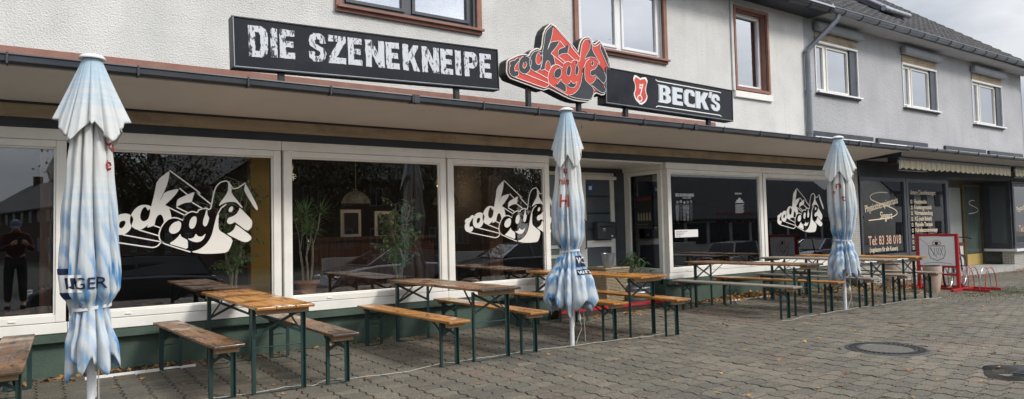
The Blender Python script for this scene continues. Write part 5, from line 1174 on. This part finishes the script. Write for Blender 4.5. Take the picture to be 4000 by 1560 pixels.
# light well grating
t=thing('light_well_grating','dark steel grating with a pale front edge at the foot of the plinth','grating',(.90,-.17,gz(.9,-.2)))
f=MB(); f.box(-.50,.50,-.21,-.17,-.02,.022); f.build('edge_bar',M['pvc'],t); f=MB()
for k in range(24): f.box(-.49+k*.042,-.49+k*.042+.012,-.168,.19,-.02,.012)
for k in range(4): f.box(-.49,.49,-.15+k*.09,-.145+k*.09,-.015,.010)
f.build('bars',M['iron'],t)
t=tag(MB().box(9.3,14.3,-.20,-.175,-.06,.016).build('edging_strip',M['pvc'],None),'long thin white edging strip on the ground along the bay plinth','strip')
t.rotation_euler=(0,R(.55),0)
tag(MB().box(10.35,11.6,-.37,-.345,-.06,.006).build('edging_strip',M['pvc'],None),'short white edging strip beside the heap of leaves','strip')
# leaves
def leafpile():
    r=random.Random(21); f=MB()
    def one(x,y,z,s,tilt):
        a=r.uniform(0,6.28); n=r.choice((5,6,7)); M_=Matrix.Translation((x,y,z))@Matrix.Rotation(a,4,'Z')@Matrix.Rotation(r.uniform(-tilt,tilt),4,'X')@Matrix.Rotation(r.uniform(-tilt,tilt),4,'Y')
        pts=[]
        for k in range(n*2): q=2*PI*k/(n*2); rr=s*(1 if k%2==0 else .62)*r.uniform(.8,1.1); pts.append(M_@Vector((rr*math.cos(q),rr*.7*math.sin(q),.25*s*math.cos(q*2)*r.uniform(0,1))))
        c=M_@Vector((0,0,.06*s)); m=len(pts); f.add([c]+pts,[(0,k+1,(k+1)%m+1) for k in range(m)])
    for _ in range(420):
        x=r.uniform(.2,24); y=-abs(r.gauss(0,1))*2.6-.1
        if y<-8: continue
        one(x,y,gz(x,y)+.010,r.uniform(.018,.042),.25)
    for _ in range(90):
        x=r.uniform(4,13); y=r.uniform(-7.2,-3); one(x,y,gz(x,y)+.012,r.uniform(.02,.045),.3)
    for _ in range(520):
        x=r.gauss(11.3,.75); y=-.02-abs(r.gauss(0,.22)); 
        if y<-.7: continue
        one(x,y,gz(x,y)+.01+max(0,.09-abs(x-11.3)*.06)*r.random(),r.uniform(.025,.05),.9)
    for cx,cy,sx_,sy_,n in ((15.1,-.9,.7,.35,300),(24.6,-.6,.8,.2,220),(13.2,-.5,.7,.25,120),(.6,-.15,.6,.12,90),(1.6,-.12,1.3,.06,60),(7.5,-.35,.7,.12,40),(18,-.3,1.6,.12,120),(10.8,-1.6,1.4,.6,70),(13.8,-1.3,.8,.5,90),(7.6,-6.1,.6,.3,12)):
        for _ in range(n): x=r.gauss(cx,sx_); y=min(-.02,r.gauss(cy,sy_)); one(x,y,gz(x,y)+.01+.05*r.random()*(n>200),r.uniform(.02,.05),.7)
    o=f.build('fallen_leaves',M['dead_leaf']); tag(o,kind='stuff',label='dry yellow and brown leaves scattered over the paving',cat='leaves')
leafpile()
def moss():
    r=random.Random(31); f=MB()
    for _ in range(5200):
        x=r.gauss(15.4,1.1); y=r.gauss(-2.85,.35)
        h=r.uniform(.004,.016); a=r.uniform(0,6.28); w=r.uniform(.004,.012); z=gz(x,y); dx,dy=math.cos(a)*w,math.sin(a)*w
        f.add([(x-dx,y-dy,z-.005),(x+dx,y+dy,z-.005),(x+dy*1.5,y-dx*1.5,z+h)],[(0,1,2)])
    tag(f.build('grass_tufts',M['grass']),kind='stuff',label='short moss and grass growing in the paving joints',cat='grass')
moss()

# ------------------------------------------------------------------ the street behind the viewer (seen mirrored in the panes)
def car(x,y,rz,paint,label,h=1.45,L=4.2,kind='hatch'):
    t=thing('parked_car',label,'car',(x,y,-.55 if x<22 else -.95),rz)
    W=.86
    def sect(profile,w0,w1,m_,name,par_):
        f=MB(); n=len(profile); 
        f.add([(px,s*w,pz) for s,w in ((-1,w0),(1,w0)) for px,pz in profile],[tuple(range(n)),tuple(range(2*n-1,n-1,-1))]+[(i,(i+1)%n,n+(i+1)%n,n+i) for i in range(n)])
        return f.build(name,M[m_],par_,bevel=.06,smooth=True)
    l=L/2
    body=sect([(-l,.35),(-l+.02,.75),(-l+.18,.92),(-.9,.98),(.75,.98),(l-.55,.88),(l-.08,.70),(l,.40),(l-.1,.22),(-l+.1,.22)],W,W,paint,'body',t)
    f=MB(); rf=[(-l+.25,.95),(-l+.55,h-.07),(-.4,h),(.25,h-.03),(1.05,.97)] if kind=='hatch' else [(-l+.75,.95),(-.9,h-.05),(-.2,h),(.35,h-.04),(1.15,.97)]
    n=len(rf); lo=.80;hi=.62
    v=[]
    for s in (-1,1): v+=[(px,s*(lo if pz<1 else hi),pz) for px,pz in rf]
    f.add(v,[tuple(range(n)),tuple(range(2*n-1,n-1,-1))]+[(i,(i+1)%n,n+(i+1)%n,n+i) for i in range(n)]); cab=f.build('cabin_glass',M['car_glass'],t,bevel=.04)
    f=MB(); top=rf[1:4]; f.add([(px,s*.63,pz+.012) for s in (-1,1) for px,pz in top],[(0,1,4,3),(1,2,5,4)])
    for i in (0,n-2):
        for s in (-1,1): f.bar((rf[i][0],s*.80,rf[i][1]) if i==0 else (rf[i+1][0],s*.80,rf[i+1][1]),(rf[i+1][0],s*.625,rf[i+1][1]) if i==0 else (rf[i][0],s*.625,rf[i][1]),.06,.04)
    for s in (-1,1): f.bar((-.15,s*.80,.97),(-.1,s*.63,h-.01),.06,.03)
    f.build('roof_panel',M[paint],t)
    for wx in (-l+.75,l-.8):
        for s in (-1,1):
            f=MB(); f.lathe([(.0,-.10),(.31,-.10),(.32,-.06),(.32,.06),(.31,.10),(.0,.10)],n=24); o=f.build('wheel',M['rubber'],t); o.rotation_euler=(PI/2,0,0); o.location=(wx,s*.78,.31)
            g2=MB(); g2.lathe([(.0,.0),(.2,.0),(.2,.02),(0,.03)],n=16); q=g2.build('rim',M['zinc'],o); q.location=(0,0,-.12 if s>0 else .10)
    for s in (-1,1): MB().box(-l-.012,-l+.1,s*.62-.14,s*.62+.14,.66,.80).build('tail_lamp',M['tail_red'],t,bevel=.02); MB().box(l-.22,l-.02,s*.62-.14,s*.62+.14,.60,.72).build('headlight',M['bulb'],t,bevel=.03)
    return t
car(8.9,-11.2,R(178),'car_silver','silver hatchback parked across the road, mirrored in the third window',h=1.42)
car(13.9,-11.4,R(180),'car_dark','dark saloon parked behind the silver hatchback, mirrored in the fourth window',kind='saloon',L=4.5)
car(27.2,-11.6,R(4),'car_white','pale estate car mirrored in the bay window',h=1.55)
car(33.5,-11.9,R(182),'car_silver','second silver hatchback mirrored beside the white lettering of the last window',h=1.5)
car(1.9,-11.5,R(180),'car_dark','dark hatchback mirrored low beside the nearest parasol',h=1.5)
car(-3.6,-13.2,R(180),'car_white','white hatchback mirrored behind the photographer')
def house(name,label,x0,x1,y0,y1,eave,ridge,fac,z0=-.7,floors=2,step=1.6,chim=True,cat='building',ww=1.0,wh=1.25):
    t=thing(name,label,cat,(x0,y0,z0)); L_=x1-x0; D=y0-y1
    f=MB(); f.box(0,L_,-D,0,0,eave); f.add([(0,0,eave),(0,-D,eave),(0,-D/2,ridge)],[(0,1,2)]); f.add([(L_,0,eave),(L_,-D,eave),(L_,-D/2,ridge)],[(0,1,2)]); f.build('wall',M[fac],t)
    f=MB(); e=.4; f.add([(-.3,e,eave-.2),(L_+.3,e,eave-.2),(L_+.3,-D/2,ridge+.1),(-.3,-D/2,ridge+.1),(L_+.3,-D-e,eave-.2),(-.3,-D-e,eave-.2),(-.3,e,eave-.35),(L_+.3,e,eave-.35),(L_+.3,-D/2,ridge-.05),(-.3,-D/2,ridge-.05)],[(0,1,2,3),(3,2,4,5),(6,7,8,9),(0,1,7,6)]); rfo=f.build('roof',M['tile_roof'],t)
    if chim:
        for k in range(int(L_//9)+1): MB().box(3+k*9,3.9+k*9,-D/2-.4,-D/2+.4,ridge-.6,ridge+1.0).build('chimney',M['brickhouse'],rfo)
    n=int(L_/step)
    for fl in range(floors):
        zc=1.1+fl*2.7
        for k in range(n):
            x=step*(k+.5)
            f=MB(); f.box(x-ww/2,x+ww/2,.0,.05,zc,zc+wh); w=f.build('window',M['zinc_gutter' if fac=='brickhouse' else 'anthracite'],t)
            f=MB(); f.box(x-ww/2+.08,x-.04,.051,.06,zc+.08,zc+wh-.08); f.box(x+.04,x+ww/2-.08,.051,.06,zc+.08,zc+wh-.08); f.build('pane',M['car_glass'],w)
    return t
def at_rot(t,a): t.rotation_euler=(0,0,a)
h1=house('brick_row_house','long dark brick row of houses across the street, mirrored in the left windows',0,62,0,-10,5.2,8.6,'brickhouse',step=3.0)
h1.location=(-5.5,-94,-.7); at_rot(h1,R(77))
h2=house('brick_house','dark brick house with a chimney across the street, mirrored in the fourth window',13,30,-34,-44,5.8,9.8,'brickhouse',step=2.2)
h3=house('shop_building','low pale shop building with red lettering across the street, mirrored in the bay window',31,62,-25,-34,3.1,6.4,'pale_facade',z0=-1.1,floors=1,step=2.5,ww=2.1,wh=1.5,chim=False)
f=MB(); lettering(f,'FAHRSCHULE',lambda a,b:(17-a,.03,2.65+b),1.0,bold=.03); lettering(f,'GARAGE',lambda a,b:(7.5-a,.03,2.65+b),.8,bold=.02); f.build('facade_lettering',M['red_ink'],h3)
h4=house('pale_house','pale rendered house with upper windows across the street, mirrored in the last pub window',42,58,-20,-26,5.4,8.5,'pale_facade',z0=-1.1,step=2.6); h4.location.x=64; h4.location.y=-23
def tree(x,y,h,cr,label,seed,n=7500,z0=-.6,bare=.0):
    t=thing('street_tree',label,'tree',(x,y,z0)); r=random.Random(seed); tr=MB(); f=MB()
    tr.tube([(0,0,0),(.1,0,h*.25),(.0,.1,h*.5)],.25,10,rad=[.28,.22,.15]); ends=[]
    for k in range(16):
        a=r.uniform(0,6.28); s=Vector((0,.1,h*r.uniform(.28,.5))); e=s+Vector((math.cos(a)*cr*r.uniform(.5,.9),math.sin(a)*cr*r.uniform(.5,.9),h*r.uniform(.15,.48))); m_=s.lerp(e,.5)+rv(r)*.4; tr.tube([s,m_,e],.07,6,rad=[.1,.06,.02]); ends+=[m_,e]
        for q in range(5): e2=m_.lerp(e,r.random())+rv(r)*cr*.35; tr.tube([m_.lerp(e,.4),e2],.02,4); ends.append(e2)
    tr.build('trunk',M['tree_bark'],t)
    for k in range(n):
        c=r.choice(ends); p=c+rv(r)*r.random()**.6*cr*.34; leafy(f,p,rv(r),r.uniform(.10,.20),.10)
    f.build('crown',M['tree_leaf'],t); return t
tree(-4.4,-17,8.5,3.0,'leafy tree mirrored at the top left of the first window',3,4200)
tree(4.5,-26,7.5,3.4,'round dark tree mirrored at the top of the third window',5)
tree(10.5,-20.5,8.3,3.8,'broad dark tree mirrored in the upper third window',6,10500)
tree(17,-21.5,8.6,4.2,'tall dark tree mirrored in the fourth window',7,10500)
tree(24,-22.5,7.5,3.4,'tree mirrored in the doorway panes',8)
tree(31.5,-28,14.5,4.6,'tallest tree, its top mirrored in the upper white-framed window',9,4200)
tree(30,-31,8.5,3.0,'tree behind the shop building, mirrored above the bay window',10,3000)
f=MB(); f.box(8,27,-14.6,-14.4,-.6,.55); tag(f.build('garden_wall',M['pale_facade']),'low pale garden wall across the street, mirrored behind the saloon car','wall')
# ------------------------------------------------------------------ the photographer, mirrored in the first window
def person():
    t=thing('person','person in a dark red sweater and cap bowing over a phone in both hands','person',(-.34,-8.86,gz(0,-8.5)))
    J=dict(pel=(0,0,.98),sp=(0,.0,1.2),ch=(0,.02,1.40),nk=(0,.05,1.54),hd=(0,.10,1.63),
    sL=(-.19,.02,1.46),eL=(-.25,.10,1.20),wL=(-.05,.34,1.30),sR=(.19,.02,1.46),eR=(.27,.10,1.20),wR=(.20,.36,1.30),
    hL=(-.10,0,.94),kL=(-.12,.03,.50),aL=(-.13,0,.09),tL=(-.14,.15,.04),hR=(.10,0,.94),kR=(.12,.03,.50),aR=(.13,0,.09),tR=(.15,.15,.04))
    def skin(name,pts,edges,m_):
        me=bpy.data.meshes.new(name); ks=[p[0] for p in pts]; me.from_pydata([p[1] for p in pts],[(ks.index(a),ks.index(b)) for a,b in edges],[]); me.materials.append(M[m_])
        o=bpy.data.objects.new(name,me); COL.objects.link(o); o.parent=t; o.modifiers.new('skin','SKIN')
        for v,p in zip(me.skin_vertices[0].data,pts): v.radius=(p[2],p[3] if len(p)>3 else p[2])
        me.skin_vertices[0].data[0].use_root=True
        s=o.modifiers.new('sub','SUBSURF'); s.levels=2; s.render_levels=2; o.modifiers['skin'].use_smooth_shade=True; return o
    q=lambda k,r,r2=None:(k,J[k],r,r2 or r)
    skin('body',[q('pel',.15,.12),q('sp',.14,.11),q('ch',.16,.12),q('nk',.06),q('hd',.075),q('sL',.07),q('eL',.05),q('wL',.03),q('sR',.07),q('eR',.05),q('wR',.03),q('hL',.10),q('kL',.065),q('aL',.045),q('tL',.04),q('hR',.10),q('kR',.065),q('aR',.045),q('tR',.04)],
     [('pel','sp'),('sp','ch'),('ch','nk'),('nk','hd'),('ch','sL'),('sL','eL'),('eL','wL'),('ch','sR'),('sR','eR'),('eR','wR'),('pel','hL'),('hL','kL'),('kL','aL'),('aL','tL'),('pel','hR'),('hR','kR'),('kR','aR'),('aR','tR')],'skin')
    skin('sweater',[q('pel',.175,.145),q('sp',.17,.14),q('ch',.185,.145),q('nk',.07),q('sL',.085),q('eL',.065),q('wL',.042),q('sR',.085),q('eR',.065),q('wR',.042)],[('pel','sp'),('sp','ch'),('ch','nk'),('ch','sL'),('sL','eL'),('eL','wL'),('ch','sR'),('sR','eR'),('eR','wR')],'maroon')
    skin('trousers',[('pel',(0,0,.95),.165,.135),q('hL',.115),q('kL',.085),('aL',(-.13,0,.12),.065),q('hR',.115),q('kR',.085),('aR',(.13,0,.12),.065)],[('pel','hL'),('hL','kL'),('kL','aL'),('pel','hR'),('hR','kR'),('kR','aR')],'jeans')
    f=MB()
    for s in (-1,1): f.lathe([(.03,0),(.055,.01),(.055,.05),(.045,.09)],c=(s*.13,.0,.0),n=12); f.box(s*.13-.05,s*.13+.05,.0,.22,.0,.07)
    f.build('shoes',M['rubber'],t,bevel=.02,smooth=True)
    # head with features
    bm=bmesh.new(); bmesh.ops.create_uvsphere(bm,u_segments=24,v_segments=18,radius=1)
    for v in bm.verts:
        x,y,z=v.co; w=1-.22*max(0,-z)
        if y>.2 and abs(x)<.22 and -.35<z<.12: y+=.16*(1-abs(x)/.22)*(1-abs(z+.12)/.24 if abs(z+.12)<.24 else 0)
        if y>.3 and .02<z<.3 and .18<abs(x)<.55: y-=.08
        if y>.3 and -.62<z<-.45 and abs(x)<.3: y+=.05
        v.co=(x*.078*w,y*.098,z*.118)
    me=bpy.data.meshes.new('head'); bm.to_mesh(me); bm.free(); me.materials.append(M['skin']); me.polygons.foreach_set('use_smooth',[True]*len(me.polygons))
    h=bpy.data.objects.new('head',me); COL.objects.link(h); h.parent=t; h.location=(0,.13,1.68); h.rotation_euler=(R(-28),0,0)
    f=MB(); f.lathe([(.0,.135),(.05,.125),(.085,.08),(.096,.03),(.094,.012)],n=24); f.add([(x,y,z) for x,y,z in ((-.07,.07,.035),(-.05,.165,.02),(0,.185,.025),(.05,.165,.02),(.07,.07,.035),(0,.08,.055))],[(0,1,2,3,4,5)]); c=f.build('cap',M['cap'],h,smooth=True); c.location=(0,.0,.0); so=c.modifiers.new('t','SOLIDIFY'); so.thickness=.004
    f=MB(); f.lathe([(.03,-.02),(.078,.02),(.085,.06)],c=(0,-.025,0),n=18); f.build('hair',M['bark'],h,smooth=True)
    for s in (-1,1): MB().lathe([(.0,.03),(.018,.02),(.022,0),(.012,-.03),(0,-.033)],c=(s*.078,.0,-.005),n=8).build('ear',M['skin'],h,smooth=True)
    # hands with separate fingers round the phone
    for s,w in ((-1,J['wL']),(1,J['wR'])):
        b=Vector(w); cx=.075; d=Vector((.04*-s,.06,.06)); f=MB(); f.tube([b,b+d*.5,b+d],.03,10,rad=[.024,.038,.036])
        for k in range(4): o=b+d*.8+Vector((0,.01,-.03+k*.021)); f.tube([o,o+Vector((-s*.028,.035,.006)),o+Vector((-s*.05,.028,.008)),o+Vector((-s*.058,.012,.006))],.009,8,rad=[.010,.0095,.009,.007])
        o=b+d*.5; f.tube([o,o+Vector((-s*.02,-.01,.04)),o+Vector((-s*.045,-.008,.06))],.011,8,rad=[.013,.012,.009]); f.build('hand',M['skin'],t,smooth=True)
    return t
person()
t=thing('phone','black phone held in both hands of the photographer','phone',(-.265,-8.44,1.38)); MB().box(-.04,.04,-.004,.004,-.08,.08,Matrix.Rotation(R(-12),4,'X')).build('phone_body',M['car_glass'],t,bevel=.004)
# ------------------------------------------------------------------ light, sky, camera
EL=R(41); AZ=R(152)   # compass-like: direction towards the sun, measured from +Y clockwise
sd=Vector((math.sin(AZ)*math.cos(EL),math.cos(AZ)*math.cos(EL),math.sin(EL)))
su=bpy.data.lights.new('sun','SUN'); su.energy=2.0; su.angle=R(13); su.color=(1,.955,.89); so=bpy.data.objects.new('sun',su); COL.objects.link(so); so.rotation_euler=sd.to_track_quat('Z','Y').to_euler(); so.location=(5,-10,20)
W=bpy.data.worlds.new('World'); S.world=W; W.use_nodes=True; nt=W.node_tree; N=nt.nodes; L=nt.links; bg=N['Background']; bg.inputs['Strength'].default_value=.1
sk=N.new('ShaderNodeTexSky'); sk.sky_type='NISHITA'; sk.sun_disc=False; sk.sun_elevation=EL; sk.sun_rotation=AZ
tc=N.new('ShaderNodeTexCoord'); g=tc.outputs['Generated']; sp=N.new('ShaderNodeSeparateXYZ'); L.new(g,sp.inputs[0])
cv=vmap(N,L,g,scale=(1.0,1.0,2.6),loc=(.3,.1,0)); n1=noise(N,L,cv,1.7,7,.55,.3); n2=noise(N,L,vmap(N,L,g,scale=(1,1,2.2),loc=(4,2,1)),4.0,6,.55)
cl=mixc(N,L,rng(N,L,n1,.38,.62),(3.7,4.05,4.8),(8.4,8.5,8.7)); cl=mixc(N,L,math_(N,L,'MULTIPLY',rng(N,L,n2,.45,.65),.35),cl,(5.0,5.3,6.0))
el=rng(N,L,sp.outputs['Z'],0,1,.60,2.0); dt=N.new('ShaderNodeVectorMath'); dt.operation='DOT_PRODUCT'; L.new(g,dt.inputs[0]); dt.inputs[1].default_value=tuple(sd); gl_=math_(N,L,'POWER',math_(N,L,'MAXIMUM',dt.outputs['Value'],0.0),2.0); el=math_(N,L,'MULTIPLY',el,math_(N,L,'ADD',math_(N,L,'MULTIPLY',gl_,1.1),.88)); vm=N.new('ShaderNodeVectorMath'); vm.operation='SCALE'; L.new(cl,vm.inputs[0]); L.new(el,vm.inputs['Scale'])
L.new(mixc(N,L,.88,sk.outputs['Color'],vm.outputs[0]),bg.inputs['Color'])
cd=bpy.data.cameras.new('camera'); cam=bpy.data.objects.new('camera',cd); COL.objects.link(cam); S.camera=cam
F,YAW,PIT,ROL,DD,HH=2665.18,.609288,.0436399,-.0227198,8.32947,1.3779
cd.sensor_fit='HORIZONTAL'; cd.sensor_width=36; cd.lens=F/4000*36; cd.clip_end=500; cd.clip_start=.05
fw=Vector((math.sin(YAW)*math.cos(PIT),math.cos(YAW)*math.cos(PIT),math.sin(PIT))); rt=Vector((math.cos(YAW),-math.sin(YAW),0)); up=rt.cross(fw)
r2=math.cos(ROL)*rt+math.sin(ROL)*up; u2=-math.sin(ROL)*rt+math.cos(ROL)*up
cam.matrix_world=Matrix(((r2.x,u2.x,-fw.x,0),(r2.y,u2.y,-fw.y,-DD),(r2.z,u2.z,-fw.z,HH),(0,0,0,1)))
S.render.engine='CYCLES'; S.view_settings.view_transform='Standard'; S.view_settings.look='None'; S.view_settings.exposure=.30; S.view_settings.gamma=1
S.cycles.max_bounces=8; S.cycles.transparent_max_bounces=16; S.cycles.glossy_bounces=3; S.cycles.use_denoising=True
